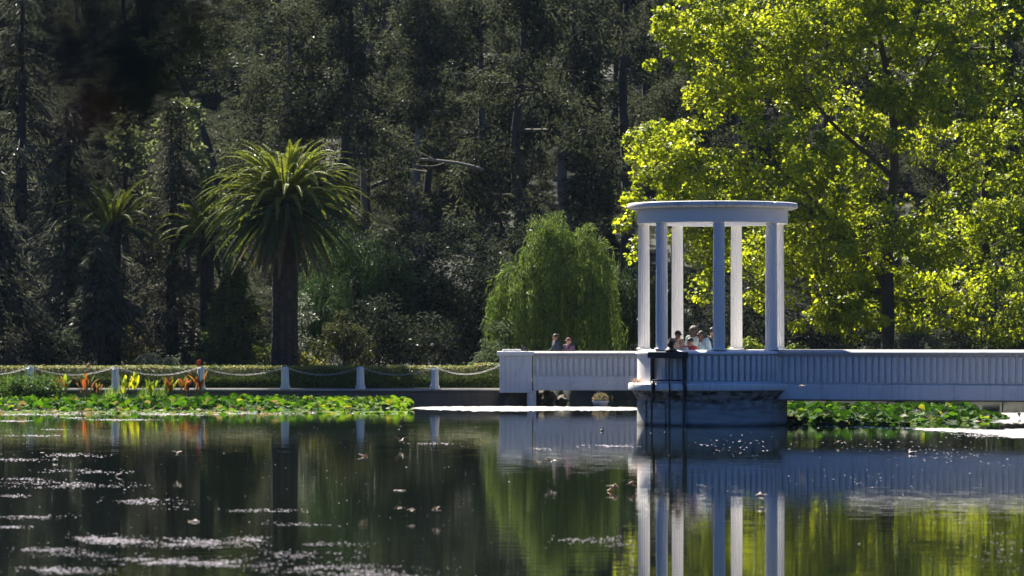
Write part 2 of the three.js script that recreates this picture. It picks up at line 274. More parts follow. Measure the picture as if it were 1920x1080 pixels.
// --- the willow left of the pavilion and the hanging pepper trees behind the palm
function weeping({ seed, h, rx, a, b, strands, leaf = [0.13, 0.2], W = 0.22, bottom = 0.4, bumps = 7, gloss = 0.1, core = 14, at: given }) {
  const r = rng(seed), mb = new MB(), C = [];
  if (given) C.push(...given); else for (let k = 0; k < bumps; k++) { const t = k / bumps * 6.283 + r(), q = rr(0.25, 0.62, r) * rx; C.push([Math.cos(t) * q, h * rr(0.62, 0.93, r), Math.sin(t) * q, rx * rr(0.28, 0.6, r)]); }
  if (!given) C.push([0, h * 0.95, 0, rx * 0.36], [rx * 0.2, h * 0.86, rx * 0.25, rx * 0.55]);
  let bump, way;
  for (let s = 0; s < strands; s++) {
    if (s % 11 === 0) { bump = C[Math.floor(r() * C.length)]; way = inBall(r).normalize(); way.y = Math.abs(way.y) * 1.1 - 0.1; }
    const [cx, cy, cz, cr] = bump, v = way.clone().add(inBall(r).multiplyScalar(0.24));
    const jr = r() < 0.3 ? rr(0.4, 0.9, r) : rr(0.85, 1.25, r), p = V(cx + v.x * cr * jr, cy + v.y * cr * 0.75 * jr, cz + v.z * cr * jr), tuft = v.y > 0.55 && r() < 0.4, out = V(v.x * (tuft ? 0.6 : 1), tuft ? 1.0 : 0.25 + 0.35 * v.y, v.z), low = Math.max(bottom + r() * 1.3, p.y * (r() < 0.35 ? rr(0.55, 0.9, r) : rr(0.05, 0.7, r))), tone = r();
    let down = tuft ? -0.1 : 0.15; const st = 0.085;
    for (let k = 0; k < 70 && p.y > low; k++) {
      down = Math.min(1, down + 0.07); const d = V(out.x * (1 - down) + rr(-0.05, 0.05, r), out.y * (1 - down) - down * 1.15, out.z * (1 - down) + rr(-0.05, 0.05, r)).normalize();
      p.addScaledVector(d, st);
      const ld = V(d.x + rr(-0.5, 0.5, r), d.y + rr(-0.25, 0.5, r), d.z + rr(-0.5, 0.5, r)).normalize(), n = V(rr(-1, 1, r), rr(-0.2, 1, r), rr(-1, 1, r)); n.addScaledVector(ld, -n.dot(ld)).normalize();
      const l = rr(leaf[0], leaf[1], r), s1 = r() < gloss ? 1 : 0, c = mixc(a, b, Math.min(1, 0.5 * tone + 0.5 * r()));
      mb.leaf(p, ld, n, l, l * W, s1 ? c.map((x) => x * 0.5) : c, s1);
    }
  }
  const g = grow({ seed: seed + 1, trunk: [V(0, -0.2, 0), V(0.1, h * 0.2, 0), V(-0.1, h * 0.42, 0.1), V(0, h * 0.6, 0)], r0: h * 0.035, r1: h * 0.018, bark: [0.05, 0.04, 0.03], clusters: C.map((c) => ({ p: V(c[0], c[1], c[2]), r: c[3] * 0.6, n: core * 10 })), leaf: spray({ L: [0.14, 0.22], W: 0.3, a, b, gloss, droop: 0.9 }), from: 0.5, step: 0.5, tip: 0.03 });
  g.crown.dispose(); const m2 = new MB(); C.forEach((c) => spray({ L: [0.14, 0.24], W: 0.3, a, b, gloss, droop: 0.8 })(m2, { p: V(c[0], c[1], c[2]), r: c[3] * 0.95, n: core * 12 }, r));
  const off = mb.p.length / 3; mb.p.push(...m2.p); mb.c.push(...m2.c); m2.i[0].forEach((x) => mb.i[0].push(x + off)); m2.i[1].forEach((x) => mb.i[1].push(x + off));
  g.crown = mb.geo(); g.mats = [M.dryLeaf, M.leafGloss]; return g;
}
const onBank = (x, d) => { const p = at(x, 0, d); p.y = groundY(p.x, d); return p; };
{
  const d = 131, o = onBank(1040, d), B = (x, y, z, q) => { const p = px(x, y, d + z, o); return [p.x, p.y, p.z, q]; };
  treeThing('willow', weeping({ seed: 31, h: 4.6, rx: 2.25, a: [0.022, 0.055, 0.018], b: [0.35, 0.47, 0.08], strands: 1350, core: 15, at: [B(1040, 442, 0, 0.34), B(1012, 462, -0.3, 0.41), B(1075, 460, 0.3, 0.38), B(985, 506, -0.2, 0.45), B(1060, 511, -0.8, 0.49), B(1105, 498, 0.3, 0.41), B(1030, 526, 0.9, 0.49), B(962, 551, 0, 0.37), B(1112, 546, -0.3, 0.41), B(1090, 576, -0.9, 0.41), B(1005, 576, -1, 0.41), B(950, 596, 0.2, 0.33), B(1120, 606, 0.2, 0.41)] }), 'weeping willow with bright green top and hanging strands left of the pavilion', 'tree', o, 0);
}
treeThing('willow', weeping({ seed: 34, h: 3.7, rx: 1.9, a: [0.02, 0.045, 0.016], b: [0.07, 0.11, 0.025], strands: 900, core: 18 }), 'darker drooping willow half hidden between the bright willow and the pavilion columns', 'tree', onBank(1160, 134), 1.4);
const pepper = weeping({ seed: 37, h: 5.2, rx: 1.7, a: [0.025, 0.055, 0.02], b: [0.10, 0.17, 0.045], strands: 800, leaf: [0.12, 0.2], bumps: 7, core: 16 });
treeThing('pepper_tree', pepper, 'light green weeping pepper tree behind the right side of the palm crown', 'tree', onBank(668, 137), 0, 1.02, 'weeping trees behind the palm');
dup(scene.children[scene.children.length - 1], onBank(745, 140), 2.1, 'dim weeping pepper tree farther from the palm, under the dark wooded slope', 'weeping trees behind the palm', 0.82);
dup(scene.children[scene.children.length - 2], onBank(600, 134), 4.1, 'small weeping pepper tree close behind the palm trunk on its right', 'weeping trees behind the palm', 0.7);

// --- the big palm and two small ones
function frondGeo(r, L, el, sag, cols, w = 0.23, pairs = 58) {  // along +x, lifted by el, sagging
  const mb = new MB(), pts = []; let p = V(0.18, 0, 0), a = el; const n = 14, st = L / n;
  for (let k = 0; k <= n; k++) { pts.push(p.clone()); p = p.clone().add(V(Math.cos(a) * st, Math.sin(a) * st, 0)); a -= sag / n * (0.25 + 1.5 * k / n) * Math.max(0.5, Math.cos(a)); }
  mb.tube(pts, pts.map((_, k) => 0.032 * (1 - k / (n + 1)) + 0.005), 4, mixc(cols[0], cols[1], 0.3), 1);
  for (let k = 0; k < pairs; k++) for (const s of [-1, 1]) {
    const t = 0.10 + 0.9 * k / pairs, q = t * n, i = Math.min(n - 1, Math.floor(q)), b = pts[i].clone().lerp(pts[i + 1], q - i), T = pts[i + 1].clone().sub(pts[i]).normalize(), N = V(-T.y, T.x, 0);
    const len = w * Math.sin(Math.PI * Math.min(1, 0.16 + 0.80 * t)) * rr(0.85, 1.15, r), d = T.clone().multiplyScalar(0.85).add(V(0, 0, s * 0.8)).addScaledVector(N, rr(0.10, 0.28, r) - 0.12 * t).add(V(0, -0.18, 0)).normalize();
    const nn = N.clone().addScaledVector(V(0, 0, s), -0.4); nn.addScaledVector(d, -nn.dot(d)).normalize();
    mb.leaf(b, d, nn, len, 0.045, mixc(cols[0], cols[1], r()), r() < 0.12 ? 1 : 0, 0.2);
  }
  return mb.geo();
}
function palm({ name, label, p, H, r0, L, count, seed, scale = 1, skirt = true, group }) {
  const t = thing(name, label, 'palm tree', p, 0, group), r = rng(seed), mb = new MB();
  const sides = 22, rows = Math.round(H / 0.09);                // trunk of old leaf bases in spirals
  for (let j = 0; j <= rows; j++) for (let i = 0; i <= sides; i++) {
    const y = H * j / rows, t0 = i / sides * 6.283, bulge = 1 + 0.12 * Math.exp(-y / 0.5) - 0.08 * Math.sin(y / H * 3.1) + (y > H - 0.9 ? 0.28 * (1 - (H - y) / 0.9) : 0), bump = ((i + (j & 1) * 0.5) % 2 < 1 ? 0.05 : -0.03) * (j & 1 ? 1 : 0.4), q = r0 * bulge * (1 + bump + 0.04 * (r() - 0.5));
    mb.v(Math.cos(t0) * q, y, Math.sin(t0) * q, mixc([0.022, 0.018, 0.014], [0.06, 0.048, 0.036], r() * (bump > 0 ? 1 : 0.3)));
    if (i < sides && j < rows) { const k = j * (sides + 1) + i; mb.i[0].push(k, k + sides + 2, k + 1, k, k + sides + 1, k + sides + 2); }
  }
  part('trunk', mb.geo(), M.bark, t);
  const bands = [], green = [[0.06, 0.09, 0.016], [0.27, 0.30, 0.03]], mid = [[0.03, 0.05, 0.014], [0.09, 0.12, 0.02]], old = [[0.10, 0.08, 0.045], [0.26, 0.20, 0.12]];
  for (let b = 0; b < 7; b++) { const el = [68, 54, 39, 22, 2, -24, -60][b]; bands.push([0, 1].map((k) => frondGeo(rng(seed * 10 + b * 2 + k), L * [0.80, 0.94, 1.02, 1.06, 1.10, 1.06, 0.92][b] * (k ? 0.93 : 1.04), rad(el + (k ? -6 : 5)), [1.8, 1.95, 1.85, 1.7, 1.5, 1.1, 0.55][b], b < 4 ? green : b < 6 ? mid : old))); }
  const share = skirt ? [0.08, 0.14, 0.17, 0.18, 0.17, 0.15, 0.11] : [0.12, 0.2, 0.24, 0.22, 0.14, 0.08, 0];
  bands.forEach((two, b) => { const n = Math.round(count * share[b]); for (let k = 0; k < n; k++) { const f = part('frond', two[k & 1], LEAF, t, b === 6 ? 'dry brown hanging frond' : undefined); f.position.set(0, H - 0.05 - b * 0.07, 0); f.rotation.set(rr(-0.2, 0.2, r), (k + rr(-0.35, 0.35, r)) / n * 6.283 + b * 1.3, rr(-0.1, 0.1, r), 'YXZ'); } });
  t.scale.setScalar(scale); return t;
}
palm({ name: 'palm_tree', label: 'large date palm with thick dark trunk and full rounded crown behind the hedge', p: onBank(534, 124.5), H: 6.6, r0: 0.47, L: 3.0, count: 235, seed: 41 });
palm({ name: 'palm_tree', label: 'small palm with light green upright fronds between the dark cedars', p: onBank(212, 130.5), H: 5.9, r0: 0.28, L: 2.3, count: 46, seed: 42, skirt: false });
palm({ name: 'palm_tree', label: 'small palm half hidden behind the left edge of the big palm', p: onBank(388, 129), H: 5.5, r0: 0.26, L: 2.0, count: 44, seed: 43, skirt: false });

// --- cedars and other conifers on the left
function cedar({ seed, h, r0, rx, a, b, whorls = 34, per = 5, low = 0.10, needle = [0.2, 0.38], dense = 1, droop = 0.5, top = 1.15, W = 0.2 }) {
  const r = rng(seed), trunk = new MB(), bough = new MB(), crown = new MB(), pts = [];
  for (let k = 0; k <= 12; k++) pts.push(V(rr(-0.06, 0.06, r), h * k / 12 - 0.2, rr(-0.06, 0.06, r)));
  trunk.tube(pts, pts.map((_, k) => r0 * (1 - k / 12.6) + 0.25 * r0 * Math.exp(-k)), 8, [0.05, 0.042, 0.038]);
  for (let w = 0; w < whorls; w++) for (let j = 0; j < per; j++) {
    const t = low + (1 - low) * (w + r()) / whorls, y = h * t, L = rx * (1 - Math.pow(t, top)) * rr(0.55, 1.15, r) + 0.25, az = r() * 6.283, o = V(Math.cos(az), 0, Math.sin(az)), tone = r(), q = [];
    const n = Math.max(3, Math.round(L / 0.4)); for (let k = 0; k <= n; k++) { const u = k / n; q.push(V(o.x * L * u, y + L * (0.16 * u - droop * u * u), o.z * L * u)); }
    bough.tube(q, q.map((_, k) => 0.035 * (1 - k / (n + 1)) * Math.min(1.6, L / 2) + 0.006), 3, [0.06, 0.05, 0.045], 0, false);
    const m = Math.round(L * 62 * dense);
    for (let k = 0; k < m; k++) {
      const u = Math.pow(r(), 0.7), i = Math.min(n - 1, Math.floor(u * n)), p = q[i].clone().lerp(q[i + 1], u * n - i), side = (r() * 2 - 1) * 0.5 * L * (0.25 + 0.5 * (1 - u)) * 0.8;
      const hang = r() * r() * 0.45; p.add(V(-o.z * side, -Math.abs(side) * 0.35 - hang, o.x * side));
      const d = V(o.x * 0.6 - o.z * Math.sign(side) * 0.5 + rr(-0.5, 0.5, r), -0.55 - hang + rr(-0.4, 0.4, r), o.z * 0.6 + o.x * Math.sign(side) * 0.5 + rr(-0.5, 0.5, r)).normalize(), nn = V(rr(-1, 1, r), 0.7, rr(-1, 1, r)); nn.addScaledVector(d, -nn.dot(d)).normalize();
      const l = rr(needle[0], needle[1], r); crown.leaf(p, d, nn, l, l * W, mixc(a, b, 0.5 * tone + 0.5 * r()), r() < 0.06 ? 1 : 0);
    }
  }
  return { trunk: trunk.geo(), boughs: bough.geo(), crown: crown.geo() };
}
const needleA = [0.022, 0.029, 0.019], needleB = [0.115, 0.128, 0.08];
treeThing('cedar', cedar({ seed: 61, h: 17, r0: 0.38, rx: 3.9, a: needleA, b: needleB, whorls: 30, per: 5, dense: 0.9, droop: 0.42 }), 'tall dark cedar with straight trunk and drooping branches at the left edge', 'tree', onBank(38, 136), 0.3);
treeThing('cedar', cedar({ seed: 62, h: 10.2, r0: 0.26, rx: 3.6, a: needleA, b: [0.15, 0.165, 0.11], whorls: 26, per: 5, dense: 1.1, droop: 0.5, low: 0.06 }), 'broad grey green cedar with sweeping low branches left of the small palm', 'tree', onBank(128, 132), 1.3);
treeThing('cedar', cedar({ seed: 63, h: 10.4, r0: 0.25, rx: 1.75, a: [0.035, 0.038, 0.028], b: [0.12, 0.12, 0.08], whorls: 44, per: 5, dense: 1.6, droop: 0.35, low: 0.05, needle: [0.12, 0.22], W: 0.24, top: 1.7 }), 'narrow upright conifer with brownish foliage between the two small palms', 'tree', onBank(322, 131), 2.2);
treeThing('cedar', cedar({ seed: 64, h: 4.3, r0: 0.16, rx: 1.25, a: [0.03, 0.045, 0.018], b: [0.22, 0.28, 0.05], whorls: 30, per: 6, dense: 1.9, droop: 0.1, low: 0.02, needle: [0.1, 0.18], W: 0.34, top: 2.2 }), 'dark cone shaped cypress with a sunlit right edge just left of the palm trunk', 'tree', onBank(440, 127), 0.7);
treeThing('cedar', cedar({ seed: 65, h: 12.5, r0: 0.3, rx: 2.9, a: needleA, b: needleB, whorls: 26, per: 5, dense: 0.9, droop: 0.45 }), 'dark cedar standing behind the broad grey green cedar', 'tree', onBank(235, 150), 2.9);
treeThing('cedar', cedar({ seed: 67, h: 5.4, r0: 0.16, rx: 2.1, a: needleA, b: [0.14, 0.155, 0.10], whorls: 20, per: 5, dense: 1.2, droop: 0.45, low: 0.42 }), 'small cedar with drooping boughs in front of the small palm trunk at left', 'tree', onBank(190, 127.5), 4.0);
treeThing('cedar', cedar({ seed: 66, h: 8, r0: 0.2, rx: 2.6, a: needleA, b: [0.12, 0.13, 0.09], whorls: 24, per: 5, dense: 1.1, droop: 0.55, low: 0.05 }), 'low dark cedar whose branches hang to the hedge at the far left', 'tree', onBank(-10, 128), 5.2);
{                                                               // the flat-topped pine behind the blurred branch
  const d = 152, o = onBank(415, d), r = rng(71), q = (x, y, z) => px(x, y, d + z, o);
  const L = lobes([[q(410, 112, 0), V(1.5, 0.32, 1.4), 26, 0.34, 60], [q(270, 85, 1), V(1.5, 0.4, 1.6), 26, 0.34, 60], [q(350, 60, 0), V(1.3, 0.35, 1.2), 18, 0.34, 60], [q(430, 150, -1), V(1.0, 0.25, 1), 12, 0.3, 50], [q(330, 140, 0), V(1.6, 0.4, 1.4), 16, 0.34, 55], [q(210, 130, 0), V(1.0, 0.3, 1), 10, 0.3, 50]], r);
  const g = grow({ seed: 72, trunk: [V(0, -0.2, 0), V(0.1, 4, 0), V(-0.2, 8, 0), V(-0.9, 10.5, 0), V(-1.9, 12.6, 0)], r0: 0.28, r1: 0.1, bark: [0.06, 0.05, 0.045], clusters: L, leaf: spray({ L: [0.14, 0.26], W: 0.16, a: [0.022, 0.032, 0.016], b: [0.09, 0.115, 0.04], gloss: 0.2, droop: -0.2, flat: 0.5 }), from: 0.6, step: 0.7, tip: 0.016 });
  treeThing('umbrella_pine', g, 'dark flat topped pine with layered crown above the conifers on the left', 'tree', o, 0);
}
{                                                               // the light-leaved tree between the conifers
  const d = 142, o = onBank(355, d), r = rng(75), q = (x, y, z) => px(x, y, d + z, o);
  const L = lobes([[q(330, 260, 0), V(1.1, 1.4, 1.2), 28, 0.36, 42], [q(372, 330, -1), V(0.8, 1.3, 1), 22, 0.34, 42], [q(345, 215, 0), V(0.4, 0.6, 0.5), 7, 0.3, 36], [q(300, 330, 0), V(1, 1, 1), 14, 0.36, 40], [q(400, 380, -1), V(0.5, 0.7, 0.6), 9, 0.3, 40], [q(250, 260, 1), V(0.8, 1.2, 1), 14, 0.34, 40]], r);
  const g = grow({ seed: 76, trunk: [V(0, -0.2, 0), V(0.1, 3, 0), V(-0.2, 6.5, 0), V(0, 9.5, 0)], r0: 0.17, r1: 0.04, bark: [0.08, 0.07, 0.055], clusters: L, leaf: spray({ L: [0.14, 0.24], W: 0.75, a: [0.10, 0.13, 0.045], b: [0.27, 0.31, 0.11], gloss: 0.15 }), from: 0.3, step: 0.8, tip: 0.012 });
  treeThing('poplar', g, 'slender pale green broadleaf tree catching the light between conifer and palm', 'tree', o, 0);
}

// --- shrubs
function shrub(label, X, d, list, a, b, o2 = {}) {
  const o = onBank(X, d), r = rng(o2.seed ?? Math.round(X * 7 + d)), q = (x, y, z) => px(x, y, d + z, o);
  const L = lobes(list.map(([x, y, z, rx, ry, n]) => [q(x, y, z), V(rx, ry, rx * 0.9), n, o2.size ?? 0.26, o2.leaves ?? 46]), r);
  const g = grow({ seed: 5 + (o2.seed ?? 0), trunk: [V(0, -0.2, 0), V(0.03, 0.3, 0), V(-0.03, 0.6, 0), V(0, 0.9, 0)], trunkSteps: 8, r0: 0.07, r1: 0.04, sides: 6, bark: [0.06, 0.05, 0.04], clusters: L, leaf: spray({ L: o2.L ?? [0.08, 0.15], W: o2.W ?? 0.6, a, b, gloss: o2.gloss ?? 0.07, droop: o2.droop ?? 0.2 }), from: 0.1, step: 0.5, tip: 0.006 });
  const t = thing(o2.name ?? 'shrub', label, o2.cat ?? 'shrub', o, 0);
  part('stem', g.trunk, M.bark, t); part('branch', g.boughs, M.bark, t).userData.kind = 'stuff'; part('foliage', g.crown, g.crown.groups.length ? LEAF : LEAF[0], t).userData.kind = 'stuff';
}
shrub('sunlit yellow green bush seen through a gap under the cedars', 244, 133, [[240, 645, 0, 0.75, 0.75, 34], [262, 655, 0, 0.4, 0.4, 10]], [0.20, 0.22, 0.04], [0.44, 0.45, 0.10], { W: 0.8 });
shrub('grey green feathery shrub rising above the hedge left of the reddest canna', 300, 123.5, [[285, 678, 0, 0.34, 0.35, 14], [325, 684, 0, 0.3, 0.3, 10]], [0.07, 0.09, 0.06], [0.17, 0.20, 0.13], { W: 0.2, L: [0.12, 0.22], droop: 0.6 });
shrub('pale grey leaved shrub directly right of the palm trunk', 563, 127, [[562, 650, 0, 0.35, 0.8, 16], [572, 590, 0, 0.3, 0.7, 10]], [0.12, 0.135, 0.10], [0.26, 0.29, 0.21], {});
shrub('dense dark rounded shrub behind the hedge between palm and bridge', 645, 127.5, [[645, 655, 0, 1.05, 0.95, 60], [645, 620, 0, 0.7, 0.6, 24]], [0.025, 0.033, 0.012], [0.075, 0.085, 0.022], { L: [0.07, 0.13] });
shrub('low yellowish shrub at the foot of the palm behind the hedge', 590, 124.5, [[562, 678, 0, 0.3, 0.3, 8], [585, 684, 0, 0.3, 0.25, 8]], [0.13, 0.13, 0.02], [0.3, 0.28, 0.05], {});
shrub('pale silvery shrub behind the bridge rail right of the plane tree trunk', 1728, 122.5, [[1728, 640, 0, 0.7, 0.7, 34], [1700, 655, 0, 0.6, 0.4, 14]], [0.09, 0.11, 0.07], [0.22, 0.25, 0.16], { W: 0.3, L: [0.1, 0.18] });
shrub('dark bush behind the bridge rail at the far right', 1880, 124, [[1880, 640, 0, 1.2, 0.9, 40]], [0.03, 0.045, 0.014], [0.10, 0.14, 0.03], {});
shrub('light grey green shrub low in front of the willow at the bridge end', 925, 129, [[928, 640, 0, 0.5, 1.0, 18], [905, 685, 0, 0.6, 0.4, 14]], [0.05, 0.075, 0.035], [0.13, 0.18, 0.08], { W: 0.3, L: [0.1, 0.2], droop: 0.6 });
shrub('low light green bush between the columns behind the bridge', 1395, 123, [[1395, 655, 0, 0.5, 0.35, 14], [1480, 662, 0, 0.9, 0.25, 22]], [0.12, 0.17, 0.02], [0.34, 0.42, 0.05], { W: 0.8 });
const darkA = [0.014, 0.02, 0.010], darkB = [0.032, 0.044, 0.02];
[[1000, 135.5, 530, 2.3, 2.3, 110, 'unseen dark evergreen bush added behind the bright willow to shade it'], [790, 137, 560, 1.9, 2.2, 70, 'dark tall evergreen bush left of the bright willow'], [835, 143, 505, 2.6, 2.3, 90, 'dark evergreen bush high in the gap between palm and bright willow'], [880, 138, 545, 2.0, 2.6, 90, 'darkest evergreen bush directly left of the bright willow'], [712, 132, 620, 1.1, 1.3, 40, 'black green bush behind the third white bollard from the right'], [820, 132, 640, 1.5, 0.9, 44, 'low black green bush behind the hedge next to the bridge end'],  // the first bush is added out of sight to shade the willow
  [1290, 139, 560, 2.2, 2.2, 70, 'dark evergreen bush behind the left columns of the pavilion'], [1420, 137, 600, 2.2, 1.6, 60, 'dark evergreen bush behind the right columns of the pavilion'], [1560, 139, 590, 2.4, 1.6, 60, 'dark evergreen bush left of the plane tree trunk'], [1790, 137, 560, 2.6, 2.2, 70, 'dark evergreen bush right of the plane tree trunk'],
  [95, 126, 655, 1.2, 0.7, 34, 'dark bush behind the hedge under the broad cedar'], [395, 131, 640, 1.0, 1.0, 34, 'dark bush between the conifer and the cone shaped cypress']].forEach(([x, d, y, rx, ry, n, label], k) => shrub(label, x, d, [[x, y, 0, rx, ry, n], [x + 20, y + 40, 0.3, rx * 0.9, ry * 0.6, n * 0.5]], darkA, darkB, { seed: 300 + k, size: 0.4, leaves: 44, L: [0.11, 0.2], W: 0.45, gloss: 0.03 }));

// --- eucalyptus wood on the slope
const EUC = [];
for (let k = 0; k < 5; k++) {
  const r = rng(900 + k), h = [15, 17, 13.5, 16, 14][k], list = [];
  for (let j = 0; j < 15; j++) { const t = 0.30 + 0.70 * j / 14, w = 2.9 * Math.sin(Math.PI * Math.min(1, 0.28 + 0.62 * t)), az = r() * 6.283; list.push([V(Math.cos(az) * w * rr(0.3, 0.85, r), h * t, Math.sin(az) * w * rr(0.3, 0.85, r)), V(rr(0.8, 1.6, r), rr(0.6, 1.3, r), rr(0.8, 1.6, r)), 10, 0.52, 125]); }
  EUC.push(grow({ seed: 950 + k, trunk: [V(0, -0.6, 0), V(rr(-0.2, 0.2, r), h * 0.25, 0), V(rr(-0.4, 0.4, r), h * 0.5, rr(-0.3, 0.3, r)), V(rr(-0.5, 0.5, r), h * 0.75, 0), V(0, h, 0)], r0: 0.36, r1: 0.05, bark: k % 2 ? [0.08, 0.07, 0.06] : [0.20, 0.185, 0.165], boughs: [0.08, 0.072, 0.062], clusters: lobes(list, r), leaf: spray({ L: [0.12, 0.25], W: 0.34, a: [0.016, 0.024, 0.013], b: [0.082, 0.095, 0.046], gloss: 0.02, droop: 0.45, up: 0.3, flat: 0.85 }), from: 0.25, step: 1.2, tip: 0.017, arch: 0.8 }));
}
{
  const label = {
    0: 'eucalyptus with a long pale bare trunk above the willow and left of the pavilion', 1: 'eucalyptus with a narrow pale trunk left of the palest trunk on the slope', 2: 'dark stemmed eucalyptus high behind the palm crown', 3: 'eucalyptus standing between the palm crown and the narrow pale trunk',
    4: 'eucalyptus rising directly behind the left side of the palm crown', 5: 'eucalyptus on the slope just left of the plane tree crown', 6: 'eucalyptus in the hazy light right of the flat topped pine', 7: 'eucalyptus behind the right half of the plane tree crown', 8: 'eucalyptus behind the plane tree above the pavilion roof ring',
  };
  const list = [[1062, 158, 0, 1.15, 0.6], [902, 163, 2, 1.1, 2.0], [690, 166, 1, 1.15, 3.2], [790, 160, 4, 1.05, 4.4], [545, 172, 3, 1.1, 5.5], [1175, 168, 1, 1.1, 1.2], [480, 182, 2, 1.1, 2.6], [1850, 160, 3, 1.1, 0.2], [1380, 158, 4, 1.1, 3.9]];
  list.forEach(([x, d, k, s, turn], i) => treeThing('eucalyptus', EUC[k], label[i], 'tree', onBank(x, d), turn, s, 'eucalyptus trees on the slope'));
  const wood = new THREE.Group(); wood.name = 'wooded_slope'; scene.add(wood);
  Object.assign(wood.userData, { kind: 'stuff', label: 'dim mass of eucalyptus and undergrowth covering the slope behind', category: 'wood' });
  const r = rng(77), sets = EUC.map(() => []);
  for (const [d, gap] of [[146, 3.1], [152, 5.2], [172, 5.0], [186, 5.4], [202, 5.8], [222, 6.2], [232, 4.2], [246, 4.2], [262, 4.4], [285, 5.5], [315, 7]]) for (let x = -d * 0.155 - 14; x < d * 0.155 + 12; x += gap) {
    const X = x + rr(-1.8, 1.8, r), D = d + (d === 146 ? rr(-1.5, 2, r) : rr(-6, 6, r)), pxl = X / D * FPX + 960;
    if (pxl > 60 && pxl < 460 && D < 226) continue;              // the slope opens here and far trees show through haze
    if (pxl < 470 && D < 166) continue;
    if (d === 146 && pxl > 1240) continue;
    if (D < 162 && (Math.abs(pxl - 1062) < 75 || Math.abs(pxl - 902) < 50)) continue;
    sets[Math.floor(r() * 5)].push(new THREE.Matrix4().compose(V(X, groundY(X, D) - 0.3, -D), new THREE.Quaternion().setFromAxisAngle(V(0, 1, 0), r() * 6.283), V(1, 1, 1).multiplyScalar((d === 146 ? rr(1.0, 1.2, r) : rr(0.75, 1.15, r)) * (D > 230 ? 0.8 : 1))));
  }
  const low = EUC.map((g) => g); // undergrowth: the same foliage, smaller and rounder, right on the ground
  sets.forEach((list2, k) => {
    const under = []; 
    for (let j = 0; j < 60; j++) { const D = rr(151, 225, r), X = rr(-0.16, 0.16, r) * D; under.push(new THREE.Matrix4().compose(V(X, groundY(X, D) - 1.2, -D), new THREE.Quaternion().setFromAxisAngle(V(0, 1, 0), r() * 6.283), V(0.5, 0.26, 0.5).multiplyScalar(rr(0.8, 1.2, r)))); }
    for (let j = 0; j < 44; j++) { const D = rr(168, 300, r), X = (rr(-60, 480, r) - 960) / FPX * D, q = rr(0.5, 0.8, r); under.push(new THREE.Matrix4().compose(V(X, groundY(X, D) - 2.2, -D), new THREE.Quaternion().setFromAxisAngle(V(0, 1, 0), r() * 6.283), V(q, q * 0.5, q))); }
    for (const [name, geo, mat, all] of [['trunk', EUC[k].trunk, M.bark, list2], ['bough', EUC[k].boughs, M.bark, list2], ['crown', EUC[k].crown, LEAF, list2.concat(under)]]) {
      const m = new THREE.InstancedMesh(geo, mat, all.length); m.name = numbered(name); all.forEach((q, i) => m.setMatrixAt(i, q)); m.castShadow = m.receiveShadow = true; m.userData.kind = 'stuff'; wood.add(m);
    }
  });
}
{                                                               // a bare dead bough caught in the trees
  const d = 144, o = at(800, 300, d), q = (x, y, z = 0) => at(x, y, d + z).sub(o), t = thing('dead_branch', 'bare pale dead branch lying across the dark trees right of the palm crown', 'branch', o), mb = new MB(), c = [0.27, 0.24, 0.20];
  for (const [p, r0] of [[[q(905, 318, 1), q(860, 306), q(800, 299), q(758, 297), q(722, 291)], 0.075], [[q(815, 301), q(788, 286), q(752, 272), q(735, 268)], 0.04], [[q(790, 299), q(770, 283), q(758, 262)], 0.028], [[q(842, 303), q(812, 311), q(775, 309)], 0.028], [[q(800, 322, 1), q(760, 316, 0.5), q(715, 308)], 0.035]]) { const k = new THREE.CatmullRomCurve3(p).getPoints(8); mb.tube(k, k.map((_, i) => r0 * (1 - 0.085 * i)), 6, c); }
  part('wood', mb.geo(), M.bark, t);
}

// ---------------------------------------------------------------- the pavilion standing in the pond
const PC = at(1336, 0, 90); PC.y = 0;
function ring(ro, ri, y0, y1, seg = 72, bev = 0.012, a0 = 0, a1 = Math.PI * 2) {   // a solid ring, angles from the side towards the camera
  const g = new THREE.LatheGeometry([[ri, y0], [ro - bev, y0], [ro, y0 + bev], [ro, y1 - bev], [ro - bev, y1], [ri, y1], [ri, y0]].map(([x, y]) => new THREE.Vector2(x, y)), seg, a0, a1 - a0);
  return g.toNonIndexed();
}
const flat = (g) => { const n = g.index ? g.toNonIndexed() : g; n.computeVertexNormals(); return n; };
function lathe(list, seg = 72) { return new THREE.LatheGeometry(list.map(([x, y]) => new THREE.Vector2(x, y)), seg); }
function barrelUV(g, r) { const p = g.attributes.position, uv = new Float32Array(p.count * 2); for (let i = 0; i < p.count; i++) { uv[i * 2] = Math.atan2(p.getX(i), p.getZ(i)) * r; uv[i * 2 + 1] = p.getY(i); } g.setAttribute('uv', new THREE.BufferAttribute(uv, 2)); return g; }
const pav = thing('pavilion', 'round white columned pavilion standing on a stained concrete drum in the pond', 'pavilion', PC);
